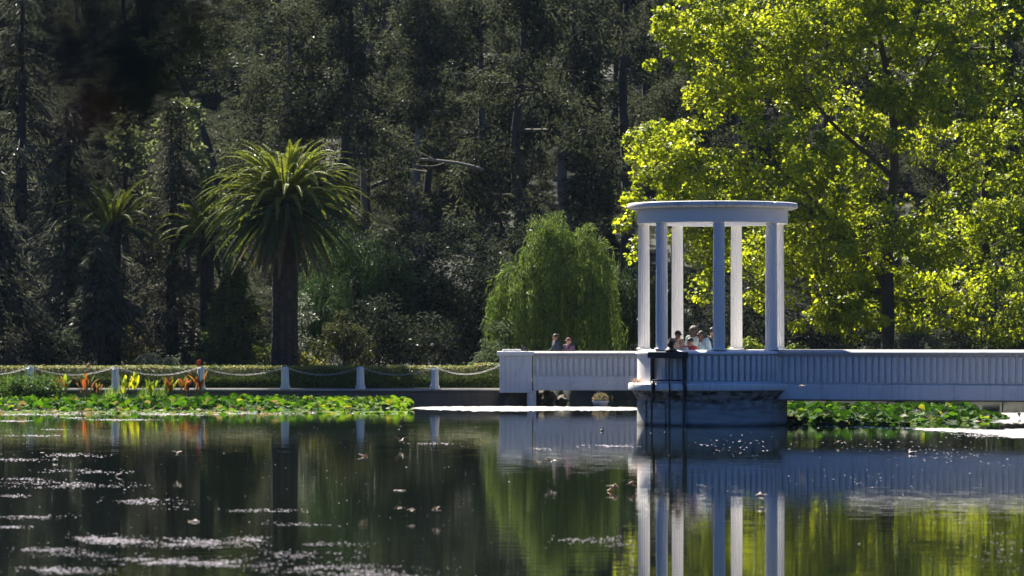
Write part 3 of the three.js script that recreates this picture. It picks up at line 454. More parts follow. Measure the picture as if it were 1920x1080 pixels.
{
  // drum: stained concrete, flared collar, ledge
  const drum = lathe([[1.86, -0.9], [1.86, 0.60], [1.90, 0.66], [2.03, 0.84], [2.05, 0.86]], 96);
  { const p = drum.attributes.position, uv = drum.attributes.uv; for (let i = 0; i < p.count; i++) uv.setXY(i, Math.atan2(p.getX(i), p.getZ(i)) / 6.2832 * 2.0, p.getY(i) / 0.86); }
  part('drum', drum, M.stained, pav);
  for (let k = 0; k < 3; k++) { const a0 = [-1.5, -1.03, -0.62][k], a1 = [-1.12, -0.72, -0.40][k], g = ring(1.90, 1.84, -0.6, 0.60, 8, 0.01, a0, a1); { const p = g.attributes.position, uv = new Float32Array(p.count * 2); for (let i = 0; i < p.count; i++) { uv[i * 2] = Math.atan2(p.getX(i), p.getZ(i)) * 0.4 + 0.3 * k; uv[i * 2 + 1] = p.getY(i) / 0.86; } g.setAttribute('uv', new THREE.BufferAttribute(uv, 2)); } part('drum_panel', flat(g), M.stained, pav); }
  part('ledge', barrelUV(lathe([[1.6, 0.861], [2.08, 0.861], [2.11, 0.885], [2.11, 1.01], [2.08, 1.04], [1.80, 1.055], [1.6, 1.055]], 96), 2.1), M.white, pav);
  part('floor', barrelUV(lathe([[0, 0.872], [1.74, 0.872]], 48), 1), M.whiteClean, pav);
  // parapet: open towards the walkway at the back and the bridge on the right
  const A = rad(-152), B = rad(82), A2 = rad(118), B2 = rad(152);
  for (const [a, b] of [[A, B], [A2, B2]]) {
    part('parapet_wall', barrelUV(ring(1.785, 1.62, 1.04, 1.755, 64, 0.01, a, b), 1.8), M.white, pav);
    part('parapet_rail', barrelUV(new THREE.LatheGeometry([[1.58, 1.755], [1.925, 1.755], [1.935, 1.77], [1.93, 1.80], [1.90, 1.825], [1.76, 1.866], [1.72, 1.866], [1.60, 1.84], [1.58, 1.82], [1.58, 1.755]].map(([x, y]) => new THREE.Vector2(x, y)), 64, a, b - a), 1.8), M.whiteClean, pav);
  }
  part('parapet_foot', barrelUV(ring(1.87, 1.80, 1.05, 1.10, 64, 0.01, A, rad(58)), 1.8), M.white, pav);
  const rib = metreUV(bx(0.105, 0.62, 0.12, 0, 0, 0, 0.012));
  for (let k = 0; k < 19; k++) { const a = rad(-26) + k * 0.159 / 1.82; if (a > rad(57)) break; const m = part('rib', rib, M.white, pav); m.position.set(Math.sin(a) * 1.835, 1.42, Math.cos(a) * 1.835); m.rotation.y = a; }
  for (let k = 0; k < 3; k++) { const a = rad(-43 + k * 5.2), m = part('rib', rib, M.white, pav); m.position.set(Math.sin(a) * 1.835, 1.42, Math.cos(a) * 1.835); m.rotation.y = a; }
  part('corner_pier', barrelUV(ring(1.885, 1.6, 1.056, 1.76, 16, 0.012, rad(-88), rad(-54)), 1.8), M.whiteClean, pav);
  // seven fluted columns
  const rows = 14, seg = 120, H = 3.15, pos = [], idx = [];
  for (let j = 0; j <= rows; j++) for (let i = 0; i < seg; i++) { const t = j / rows, end = j === 0 || j === rows ? 0 : 1, r0 = (0.150 - 0.013 * t + 0.003 * Math.sin(Math.PI * t)), f = i % 6, fl = end * (f === 0 ? 0 : f === 1 || f === 5 ? 0.010 : 0.0175), q = r0 + (end ? 0 : 0.006) - fl; const a = i / seg * 6.28319; pos.push(Math.sin(a) * q, [0, 0.03, ...Array(rows - 3).fill(0).map((_, k) => 0.03 + (k + 1) / (rows - 2) * (H - 0.06)), H - 0.03, H][j], Math.cos(a) * q); }
  for (let j = 0; j < rows; j++) for (let i = 0; i < seg; i++) { const k = j * seg + i, l = j * seg + (i + 1) % seg; idx.push(k, l, l + seg, k, l + seg, k + seg); }
  let shaft = new THREE.BufferGeometry(); shaft.setAttribute('position', new THREE.Float32BufferAttribute(pos, 3)); shaft.setIndex(idx); shaft = shaft.toNonIndexed(); shaft.computeVertexNormals(); barrelUV(shaft, 0.15);
  const plinth = barrelUV(lathe([[0, 0], [0.178, 0], [0.182, 0.012], [0.182, 0.035], [0.172, 0.05], [0, 0.05]], 40), 0.15);
  for (let k = 0; k < 7; k++) { const a = rad(2.0 + k * 360 / 7), m = part('column', shaft, M.whiteClean, pav); m.position.set(Math.sin(a) * 1.735, 1.86, Math.cos(a) * 1.735); m.rotation.y = a + k; const b = part('plinth', plinth, M.whiteClean, m); b.position.y = 0.003; }
  part('architrave', barrelUV(ring(1.885, 1.53, 5.005, 5.36, 96, 0.012), 1.8), M.whiteClean, pav);
  part('cornice', barrelUV(lathe([[1.53, 5.361], [2.02, 5.361], [2.05, 5.375], [2.115, 5.40], [2.13, 5.41], [2.13, 5.49], [2.10, 5.515], [1.53, 5.53], [1.53, 5.361]], 96), 2), M.white, pav);
}

// ---------------------------------------------------------------- bridges
function railGeo(L, w, y0, y1) {                                // a coping whose top is pitched to both sides
  const s = new THREE.Shape([[-w / 2, y0], [w / 2, y0], [w / 2 + 0.008, y0 + 0.02], [w / 2, y1 - 0.068], [w / 2 - 0.03, y1 - 0.045], [0.02, y1], [-0.02, y1], [-w / 2 + 0.03, y1 - 0.045], [-w / 2, y1 - 0.068]].map(([x, y]) => new THREE.Vector2(x, y)));
  const g = new THREE.ExtrudeGeometry(s, { depth: L, bevelEnabled: false, steps: 1 }); g.translate(0, 0, -L / 2); g.rotateY(Math.PI / 2); return metreUV(g);
}
function parapet(t, x0, x1, z, face, y, pitch, panel0, group) {   // a ribbed parapet along local x: y = [slab bottom, slab top, rib bottom, rib top, rail bottom, rail top]
  const L = x1 - x0, cx = (x0 + x1) / 2, w = 0.16;
  part('slab_edge', metreUV(bx(L, y[1] - y[0], 0.24, cx, (y[0] + y[1]) / 2, z - face * 0.02, 0.015)), M.white, t);
  part('parapet_wall', metreUV(bx(L, y[4] - y[1], w, cx, (y[1] + y[4]) / 2, z - face * 0.075, 0.004)), M.white, t);
  part('rail', railGeo(L, 0.32, y[4], y[5]).translate(cx, 0, z - face * 0.01), M.rail, t);
  const g = metreUV(bx(pitch * 0.66, y[3] - y[2], 0.12, 0, (y[2] + y[3]) / 2, 0, 0.012));
  if (face > 0) for (let x = panel0; x < x1 - pitch / 2; x += pitch) { const m = part('rib', g, M.white, t); m.position.set(x + rr(-0.007, 0.007), rr(-0.006, 0.006), z + face * (0.018 + rr(-0.006, 0.006))); m.rotation.set(0, rr(-0.04, 0.04), rr(-0.006, 0.006)); }
}
{
  const p = PC.clone().add(V(1.52, 0, 0.98)), b = thing('bridge', 'long white ribbed footbridge running from the pavilion out to the right', 'bridge', p, -rad(21));
  parapet(b, 0.0, 14.5, 0, 1, [0.645, 1.015, 1.06, 1.70, 1.755, 1.872], 0.163, 0.10);
  parapet(b, -0.35, 14.5, -2.0, -1, [0.645, 1.015, 1.06, 1.70, 1.755, 1.872], 0.163, 0.10);
  part('deck', metreUV(bx(15.6, 0.26, 1.80, 6.8, 0.739, -1.0, 0.01)), M.coping, b);
  for (const x of [7.9, 13.5]) part('support', metreUV(bx(0.5, 1.5, 1.5, x, -0.112, -1.0, 0.03)), M.stained, b);
}
const DL = 117.5;
{
  const p = at(1000, 0, DL); p.y = 0; const x1 = at(1338, 0, DL).x - p.x, b = thing('bridge', 'white ribbed footbridge between the bank pier and the back of the pavilion', 'bridge', p);
  parapet(b, 0.0, x1, 0, 1, [0.46, 0.90, 0.935, 1.53, 1.58, 1.738], 0.182, 0.13);
  parapet(b, 0.0, x1 + 1, -1.9, -1, [0.46, 0.90, 0.935, 1.53, 1.58, 1.738], 0.182, 0.13);
  part('deck', metreUV(bx(x1 + 0.4, 0.2, 1.7, x1 / 2, 0.60, -0.95, 0.01)), M.coping, b);
  part('rib_band', metreUV(bx(x1, 0.03, 0.17, x1 / 2, 0.915, -0.035, 0.008)), M.white, b);
  // the walkway from its far corner to the pavilion, hidden behind the drum
  const A = V(x1 - 0.1, 0, 0.12), B = PC.clone().sub(p).add(V(0.1, 0, -1.75)), len = A.distanceTo(B), dir = B.clone().sub(A), w = new THREE.Group(); w.name = 'walkway'; b.add(w);
  w.position.copy(A.clone().add(B).multiplyScalar(0.5)); w.rotation.y = Math.atan2(dir.x, dir.z);
  part('deck', metreUV(bx(1.5, 0.25, len, 0, 0.70, 0, 0.01)), M.coping, w);
  for (const s of [-1, 1]) { part('parapet_wall', metreUV(bx(0.14, 0.9, len, s * 0.82, 1.15, 0, 0.01)), M.white, w); part('rail', metreUV(bx(0.24, 0.1, len, s * 0.82, 1.652, 0, 0.02)), M.whiteClean, w); }
  const q = thing('bridge_pier', 'square white end pier with coping where the bridge meets the bank', 'pier', at(968, 0, DL).setY(0));
  part('body', metreUV(bx(1.06, 1.20, 2.2, -0.015, 0.98, -0.95, 0.02)), M.white, q);
  part('coping', metreUV(bx(1.20, 0.15, 2.34, -0.03, 1.655, -0.95, 0.03)), M.whiteClean, q);
  part('cap', metreUV(bx(0.62, 0.07, 0.7, -0.15, 1.766, -0.5, 0.02)), M.white, q);
  part('footing', metreUV(bx(0.30, 0.62, 0.5, 0.50, 0.15, -0.16, 0.03)), M.white, q);
}
// ---------------------------------------------------------------- bank wall, stones
{
  const x0 = -24, x1 = at(985, 0, 119).x, L = x1 - x0, w = thing('bank_wall', 'low dark stone wall along the water under the hedge and bollards', 'wall', V((x0 + x1) / 2, 0, -119.15));
  part('wall_body', metreUV(bx(L, 1.2, 0.4, 0, -0.19, 0, 0.03)), M.stone, w);
  part('coping', metreUV(bx(L, 0.075, 0.75, 0, 0.449, -0.1, 0.02)), M.coping, w);
  const r = rng(5), g = [0, 1, 2].map((k) => { const q = new THREE.IcosahedronGeometry(0.22, 1).toNonIndexed(), p = q.attributes.position; for (let i = 0; i < p.count; i++) { const n = 1 + 0.5 * perlin.noise(p.getX(i) * 5 + k * 9, p.getY(i) * 5, p.getZ(i) * 5); p.setXYZ(i, p.getX(i) * n * 1.2, p.getY(i) * n * 0.8, p.getZ(i) * n); } q.computeVertexNormals(); return metreUV(q); });
  [[972, 744, 'largest broken stone under the white bridge pier', 1.15], [990, 753, 'small broken stone at the water under the bridge pier', 0.7], [958, 753, 'middle sized broken stone at the foot of the bank wall by the pier', 0.85], [1052, 752, 'brown stone on the earth slope under the left bridge', 0.9], [1024, 746, 'upper brown stone on the earth slope under the left bridge', 1.2]].forEach(([x, y, label, s], k) => { const m = new THREE.Mesh(g[k % 3], M.stone); m.name = numbered('stone'); m.position.copy(at(x, y, 118.2 + (k > 2 ? 1.3 : 0))); m.scale.setScalar(s); m.rotation.set(r() * 6, r() * 6, r()); m.castShadow = m.receiveShadow = true; tag(m, label, 'stone', 'broken stones under the bridge end'); scene.add(m); });
}
// ---------------------------------------------------------------- hedge
{
  const x0 = -21, x1 = at(938, 0, 121.3).x, L = x1 - x0, D = 1.1, h = thing('hedge', 'long clipped box hedge behind the white bollards and chains', 'hedge', V(x0, GROUND - 0.05, -121.6)), r = rng(88), mb = new MB();
  const top = (x) => 0.76 + 0.085 * fbm(x * 0.5, 3) + 0.045 * fbm(x * 2.6, 8) + (x > L - 0.9 ? 0.09 : 0);
  const core = new MB(), n = 90; for (let i = 0; i < n; i++) { const a = L * i / n, b = L * (i + 1) / n, c = [0.02, 0.028, 0.01], ya = top(a) - 0.07, yb = top(b) - 0.07, z = D / 2 - 0.08; for (const q of [[[a, -0.1, z], [b, -0.1, z], [b, yb - 0.36, z], [a, ya - 0.36, z]], [[a, ya - 0.36, z], [b, yb - 0.36, z], [b, yb - 0.05, z - 0.36], [a, ya - 0.05, z - 0.36]], [[a, ya - 0.05, z - 0.36], [b, yb - 0.05, z - 0.36], [b, yb - 0.05, -z], [a, ya - 0.05, -z]], [[b, -0.1, -z], [a, -0.1, -z], [a, ya, -z], [b, yb, -z]]]) { const k = q.map((v) => core.v(...v, c)); core.i[0].push(k[0], k[1], k[2], k[0], k[2], k[3]); } }
  part('branches', core.geo(), M.bark, h);
  for (let k = 0; k < 60000; k++) {
    const x = r() * L, face = r(), t = top(x); let p, nn;
    if (face < 0.5) { p = V(x, r() * t, D / 2 + rr(-0.07, 0.03, r) + 0.04 * fbm(x * 2, 4)); nn = V(rr(-0.6, 0.6, r), rr(-0.2, 0.9, r), 1); const e = p.y - (t - 0.34); if (e > 0) { const w = Math.min(1, e / 0.34); p.z -= 0.34 * (1 - Math.sqrt(1 - w * w * 0.98)); nn.y += 1.4 * w; } }
    else if (face < 0.93) { p = V(x, t + rr(-0.07, 0.02, r) + (r() < 0.06 ? r() * 0.05 : 0), (r() - 0.5) * D); nn = V(rr(-0.8, 0.8, r), 1, rr(-0.8, 0.8, r)); }
    else { p = V(x, r() * t, -D / 2 + rr(-0.03, 0.05, r)); nn = V(rr(-0.6, 0.6, r), 0.4, -1); }
    const d = V(rr(-1, 1, r), rr(-0.2, 1, r), rr(-1, 1, r)); nn.normalize(); d.addScaledVector(nn, -d.dot(nn)).normalize();
    const up = p.y > t - 0.24 + 0.1 * r(), sunTint = up && fbm(x * 0.7, 21) > -0.1 && r() < 0.45; const l = rr(0.035, 0.06, r);
    mb.leaf(p, d, nn, l, l * 0.62, sunTint ? mixc([0.30, 0.25, 0.035], [0.44, 0.42, 0.08], r()) : mixc([0.045, 0.075, 0.010], [0.17, 0.24, 0.025], r()), r() < (up ? 0.3 : 0.14) ? 1 : 0);  // warm leaf colour along the hedge top stands in for sunlight
  }
  part('foliage', mb.geo(), LEAF, h).userData.kind = 'stuff';
}
// ---------------------------------------------------------------- bollards and chains
{
  const XS = [57, 217, 376, 535, 676, 815], where = ['mostly hidden in reeds at the far left', 'among the yellow cannas', 'with red flower head in front of it', 'in front of the palm trunk', 'second left of the bridge pier', 'nearest to the bridge pier'], ZB = 118.95, y0 = 0.487;
  const shaft = flat(new THREE.CylinderGeometry(0.122, 0.138, 0.56, 8, 1)); shaft.translate(0, 0.38, 0); const base = flat(new THREE.CylinderGeometry(0.162, 0.172, 0.13, 8, 1)); base.translate(0, 0.055, 0); const cap = flat(new THREE.CylinderGeometry(0.065, 0.118, 0.055, 8, 1)); cap.translate(0, 0.688, 0);
  const hook = new THREE.TorusGeometry(0.026, 0.010, 6, 12); hook.translate(0, 0.735, 0);
  [shaft, base, cap].forEach((g) => metreUV(g));
  let first;
  XS.forEach((x, k) => {
    const p = at(x, 0, ZB).setY(y0), label = 'short white concrete bollard ' + where[k];
    if (first) { const q = dup(first, p, k * 0.35, label, 'white bollards along the bank wall'); q.rotation.z = rr(-0.025, 0.025); q.rotation.x = rr(-0.02, 0.02); q.scale.y = rr(0.95, 1.04); return; }
    first = thing('bollard', label, 'bollard', p, 0.39, 'white bollards along the bank wall');
    part('base', base, M.white, first); part('shaft', shaft, M.white, first); part('cap', cap, M.white, first); part('hook', hook, M.black, first);
  });
  const link = new THREE.TorusGeometry(0.026, 0.0062, 5, 10); link.scale(1.45, 1, 1);
  const ends = XS.map((x) => at(x, 0, ZB).setY(y0 + 0.735)); ends.push(at(936, 0, DL + 0.1).setY(1.27)); ends.unshift(at(-102, 0, ZB).setY(y0 + 0.735));
  const said = ['at the far left picture edge', 'behind the tall reeds at left', 'behind the yellow and orange cannas', 'from the red canna to the palm trunk bollard', 'below the dark rounded shrub', 'between the two bollards closest to the bridge', 'from the last bollard to the bridge pier'];
  for (let k = 0; k < ends.length - 1; k++) {
    const a = ends[k], b = ends[k + 1], sag = 0.27, f = (t) => a.clone().lerp(b, t).add(V(0, -sag * 4 * t * (1 - t), 0)), list = [], L = a.distanceTo(b) * 1.03, n = Math.round(L / 0.058), T = V(0, 0, 0), m4 = new THREE.Matrix4(), q = new THREE.Quaternion(), e = V(1, 0, 0);
    for (let i = 0; i <= n; i++) { const t = Math.min(0.999, Math.max(0.001, i / n)), p = f(t); T.subVectors(f(t + 0.001), f(t - 0.001)).normalize(); q.setFromUnitVectors(e, T).multiply(new THREE.Quaternion().setFromAxisAngle(e, i & 1 ? 0.8 : -0.75)); list.push(link.clone().applyMatrix4(m4.compose(p.sub(a), q, V(1, 1, 1)))); }
    const t = thing('chain', 'sagging steel chain ' + said[k], 'chain', a, 0, 'chains between the bollards'); part('links', join(list), M.steel, t).userData.kind = 'stuff';
  }
}
// ---------------------------------------------------------------- black pipe frame on the drum
{
  const t = thing('pipe_frame', 'black metal pipe frame fixed to the front left of the pavilion drum', 'pump frame', PC), A = [[-1.555, 1.30, 0.050], [-1.16, 1.62, 0.018], [-0.80, 1.80, 0.048]];
  for (const [x, z0, r] of A) { const zz = (q) => Math.sqrt(q * q - x * x), mb = new MB(); mb.tube([V(x, 1.72, zz(1.97)), V(x, 1.12, zz(1.97)), V(x, 1.05, zz(2.12)), V(x + 0.01, 0.95, zz(2.16)), V(x + 0.01, 0.84, zz(2.13)), V(x + 0.01, 0.72, zz(2.04))], Array(6).fill(r), 12, [1, 1, 1]); part('pipe', mb.geo(), M.black, t); const low = new MB(); low.tube([V(x + 0.01, 0.74, zz(1.99)), V(x + 0.01, 0.55, zz(1.89)), V(x + 0.01, -0.8, zz(1.87))], [r * 0.9, r * 0.9, r], 10, [1, 1, 1]); part('lower_pipe', low.geo(), M.grime, t); }
  const plate = bx(0.98, 0.16, 0.30, 0, 0, 0, 0.03); plate.rotateY(-0.42); plate.translate(-1.19, 1.745, 1.70); part('top_plate', plate, M.black, t);
  const bar = bx(0.80, 0.035, 0.05, 0, 0, 0, 0.01); bar.rotateY(-0.36); bar.translate(-1.18, 1.12, 1.62); part('cross_bar', bar, M.black, t);
  const s = thing('spotlight', 'small black spotlight standing on the pipe frame in front of the left column', 'spotlight', PC.clone().add(V(-1.12, 1.826, 1.72)));
  const foot = lathe([[0, 0], [0.16, 0], [0.15, 0.04], [0.09, 0.09], [0.05, 0.12], [0, 0.12]], 20); part('foot', foot, M.black, s);
  const yoke = new THREE.TorusGeometry(0.075, 0.014, 6, 16, Math.PI); yoke.rotateZ(Math.PI); yoke.translate(0, 0.19, 0); part('yoke', yoke, M.black, s);
  const head = lathe([[0, -0.09], [0.05, -0.08], [0.062, -0.02], [0.07, 0.07], [0.085, 0.10], [0.07, 0.105], [0, 0.095]], 20); head.rotateX(0.5); head.rotateZ(-0.5); head.translate(0.01, 0.20, 0); part('lamp_head', head, M.black, s);
}

// ---------------------------------------------------------------- people
function sdf(f, c, hs, res) {                                   // meshes f < 0 inside a box of centre c and half sizes hs
  const mc = new MarchingCubes(res, M.white, false, false, 60000), half = res / 2; mc.isolation = 0;
  for (let k = 0; k < res; k++) for (let j = 0; j < res; j++) for (let i = 0; i < res; i++) mc.field[i + j * res + k * res * res] = -f(c.x + (i - half) / half * hs.x, c.y + (j - half) / half * hs.y, c.z + (k - half) / half * hs.z);
  mc.update(); const n = mc.count, pos = new Float32Array(n * 3);
  for (let i = 0; i < n; i++) { pos[i * 3] = c.x + mc.positionArray[i * 3] * hs.x; pos[i * 3 + 1] = c.y + mc.positionArray[i * 3 + 1] * hs.y; pos[i * 3 + 2] = c.z + mc.positionArray[i * 3 + 2] * hs.z; }
  const g = new THREE.BufferGeometry(); g.setAttribute('position', new THREE.BufferAttribute(pos, 3));
  const nor = new Float32Array(n * 3), e = 0.004; for (let i = 0; i < n; i++) { const [x, y, z] = [pos[i * 3], pos[i * 3 + 1], pos[i * 3 + 2]], d = V(f(x + e, y, z) - f(x - e, y, z), f(x, y + e, z) - f(x, y - e, z), f(x, y, z + e) - f(x, y, z - e)).normalize(); nor.set([d.x, d.y, d.z], i * 3); }
  g.setAttribute('normal', new THREE.BufferAttribute(nor, 3)); return g;
}
const cap = (a, b, ra, rb) => { const d = b.clone().sub(a), l = d.lengthSq(); return (x, y, z) => { const t = Math.max(0, Math.min(1, ((x - a.x) * d.x + (y - a.y) * d.y + (z - a.z) * d.z) / l)); return Math.hypot(x - a.x - d.x * t, y - a.y - d.y * t, z - a.z - d.z * t) - ra - (rb - ra) * t; }; };
const ell = (c, r) => { const m = Math.min(r.x, r.y, r.z); return (x, y, z) => { const u = (x - c.x) / r.x, v = (y - c.y) / r.y, w = (z - c.z) / r.z, q = Math.hypot(u, v, w); return (q - 1) * m; }; };
const blend = (list, k) => (x, y, z) => { let d = 1e9; for (const f of list) { const e = f(x, y, z), h = Math.max(0, k - Math.abs(d - e)) / k; d = Math.min(d, e) - h * h * k * 0.25; } return d; };
const grown = (f, by) => (x, y, z) => f(x, y, z) - by;
const clipBelow = (f, y0) => (x, y, z) => Math.max(f(x, y, z), y0 - y);
// head about its own centre, looking along +z
const headF = blend([ell(V(0, 0.02, -0.012), V(0.075, 0.098, 0.092)), ell(V(0, -0.045, 0.025), V(0.056, 0.068, 0.062)), cap(V(0, 0.012, 0.082), V(0, -0.022, 0.099), 0.009, 0.014), cap(V(0.074, 0.012, 0), V(0.078, -0.016, -0.004), 0.012, 0.009), cap(V(-0.074, 0.012, 0), V(-0.078, -0.016, -0.004), 0.012, 0.009), cap(V(0, -0.06, -0.02), V(0, -0.17, -0.03), 0.052, 0.056), cap(V(-0.02, -0.052, 0.084), V(0.02, -0.052, 0.084), 0.007, 0.007)], 0.02);
const headGeo = sdf(headF, V(0, -0.03, 0), V(0.13, 0.17, 0.13), 52);
const handF = blend([ell(V(0, -0.045, 0), V(0.036, 0.048, 0.016)), ...[-0.027, -0.009, 0.009, 0.026].flatMap((x, k) => { const L = [0.058, 0.07, 0.075, 0.066][3 - k], a = V(x, -0.082, 0), b = V(x * 1.15, -0.082 - L * 0.55, 0.012), c = V(x * 1.15, -0.082 - L * 0.9, 0.035); return [cap(a, b, 0.0095, 0.0085), cap(b, c, 0.0085, 0.007)]; }), cap(V(0.028, -0.03, 0.004), V(0.052, -0.062, 0.016), 0.012, 0.010), cap(V(0.052, -0.062, 0.016), V(0.050, -0.09, 0.030), 0.010, 0.008), cap(V(0, 0.01, 0), V(0, -0.02, 0), 0.024, 0.027)], 0.008);
const handGeo = sdf(handF, V(0.005, -0.075, 0.012), V(0.075, 0.11, 0.075), 44);
const HAIR = {
  short: blend([ell(V(0, 0.038, -0.022), V(0.084, 0.090, 0.094))], 0.01),
  curly: (x, y, z) => blend([ell(V(0, 0.03, -0.035), V(0.142, 0.138, 0.13)), ell(V(0, -0.07, -0.055), V(0.125, 0.10, 0.09))], 0.03)(x, y, z) + 0.008 * Math.sin(x * 90) * Math.sin(y * 85) * Math.sin(z * 95),
  bun: blend([ell(V(0, 0.034, -0.022), V(0.086, 0.092, 0.096)), ell(V(0, 0.045, -0.13), V(0.052, 0.052, 0.048))], 0.02),
  long: blend([ell(V(0, 0.034, -0.024), V(0.088, 0.094, 0.096)), ell(V(0, -0.06, -0.06), V(0.085, 0.10, 0.05))], 0.03),
};
const faceOpen = (f) => (x, y, z) => Math.max(f(x, y, z), -(blend([ell(V(0, -0.035, 0.10), V(0.075, 0.095, 0.085))], 0.01)(x, y, z)));   // keeps hair off the face
function person(o) {
  const s = o.h / 1.70, hs = (o.headScale ?? 1), lean = o.lean ?? 0, t = thing('person', o.label, 'person', o.p, o.turn ?? 0);
  const up = (v) => { const q = v.clone(); q.y -= 0.92; q.applyAxisAngle(V(1, 0, 0), lean); q.y += 0.92; return q; };
  const J = { hip: V(0, 0.95, 0), waist: up(V(0, 1.06, 0.0)), chest: up(V(0, 1.27, -0.01)), neck: up(V(0, 1.45, -0.005)), head: up(V(0, 1.585, 0.015)), sL: up(V(0.165, 1.40, -0.01)), sR: up(V(-0.165, 1.40, -0.01)) };
  const arm = (sh, sg, a) => { const e = up(a?.[0] ?? V(sg * 0.23, 1.13, -0.03)), w = up(a?.[1] ?? V(sg * 0.22, 0.90, 0.06)); return [sh, e, w]; };
  const AL = arm(J.sL, 1, o.armL), AR = arm(J.sR, -1, o.armR);
  const torso = [cap(J.hip.clone().add(V(-0.07, 0, 0)), J.hip.clone().add(V(0.07, 0, 0)), 0.105, 0.105), cap(J.hip, J.chest, 0.115, 0.125), cap(J.chest.clone().add(V(-0.075, 0.03, 0)), J.chest.clone().add(V(0.075, 0.03, 0)), 0.105, 0.105), cap(J.sL, J.sR, 0.062, 0.062)];
  const arms = [AL, AR].map(([a, b, c]) => [cap(a, b, 0.052, 0.042), cap(b, c, 0.041, 0.028)]);
  const legs = [-1, 1].flatMap((g) => { const a = V(g * 0.085, 0.90, 0), k = V(g * 0.095, 0.50, 0.02), n = V(g * 0.10, 0.085, -0.015), f = V(g * 0.115, 0.035, 0.13); return [cap(a, k, 0.082, 0.056), cap(k, n, 0.054, 0.037), cap(n.clone().setY(0.045), f, 0.042, 0.030)]; });
  const nk = cap(J.neck.clone().add(V(0, -0.05, 0)), J.head.clone().add(V(0, -0.06, -0.02)), 0.058, 0.052);
  const box = [V(0, 0.86, 0.1), V(0.50, 0.92, 0.62)];
  const pieces = [sdf(blend([...torso, ...arms.flat(), ...legs, nk], 0.045), box[0], box[1], 76)];
  const hq = new THREE.Quaternion().setFromEuler(new THREE.Euler(o.nod ?? 0, o.look ?? 0, 0, 'YXZ')), hm = new THREE.Matrix4().compose(J.head, hq, V(hs, hs, hs));
  pieces.push(headGeo.clone().applyMatrix4(hm));
  for (const [a, b, c, g] of [[...AL, 1], [...AR, -1]]) { const q = new THREE.Quaternion().setFromUnitVectors(V(0, -1, 0), c.clone().sub(b).normalize()); pieces.push(handGeo.clone().applyMatrix4(new THREE.Matrix4().compose(c, q, V(g > 0 ? -1 : 1, 1, 1)))); }
  const body = part('body', join(pieces), std(o.skin, 0.55, { side: THREE.DoubleSide }), t);
  part('shirt', sdf(grown(blend([...torso, ...arms.map((q) => o.longSleeves === false ? cap(...[AL, AR][arms.indexOf(q)].slice(0, 2).map((v, i, l) => i ? l[0].clone().lerp(v, 0.75) : v), 0.056, 0.052) : q).flat()], 0.05), 0.014), box[0], box[1], 72), std(o.shirt, 0.9), t);
  part('trousers', sdf(grown(blend([torso[0], ...legs.filter((_, i) => i % 3 < 2)], 0.04), 0.016), box[0], box[1], 60), std(o.trousers ?? [0.03, 0.035, 0.06], 0.9), t);
  const at2 = (g) => g.applyMatrix4(hm);
  if (o.hairStyle) part('hair', at2(sdf(faceOpen(HAIR[o.hairStyle]), V(0, 0.0, -0.03), V(0.20, 0.22, 0.21), 48)), std(o.hair, 0.6), t);
  if (o.cap) { const crown = sdf(clipBelow(ell(V(0, 0.035, -0.012), V(0.093, 0.098, 0.104)), 0.035), V(0, 0.06, 0), V(0.14, 0.12, 0.14), 40), brim = new THREE.CylinderGeometry(0.083, 0.083, 0.012, 24, 1, false, -1.2, 2.4); brim.scale(1, 1, 1.55); brim.translate(0, 0.042, 0.045); part('cap', at2(join([crown, brim])), std(o.cap, 0.85, { side: THREE.DoubleSide }), t); }
  for (const g of [-1, 1]) { const e = new THREE.SphereGeometry(0.011, 10, 8); e.translate(g * 0.030, 0.012, 0.078); part('eye', at2(e), o.sunglasses ? M.black : std([0.03, 0.02, 0.015], 0.2), t); }
  if (o.sunglasses) { const gl = join([-1, 1].map((g) => { const b = bx(0.052, 0.036, 0.012, g * 0.032, 0.012, 0.088, 0.008); return b; }).concat([bx(0.15, 0.008, 0.008, 0, 0.022, 0.08, 0.002)])); part('sunglasses', at2(gl), M.black, t); }
  const mouth = bx(0.036, 0.007, 0.006, 0, -0.052, 0.0895, 0.002); part('mouth', at2(mouth), std([0.30, 0.10, 0.08], 0.6), t);
  t.scale.setScalar(s); return t;
}
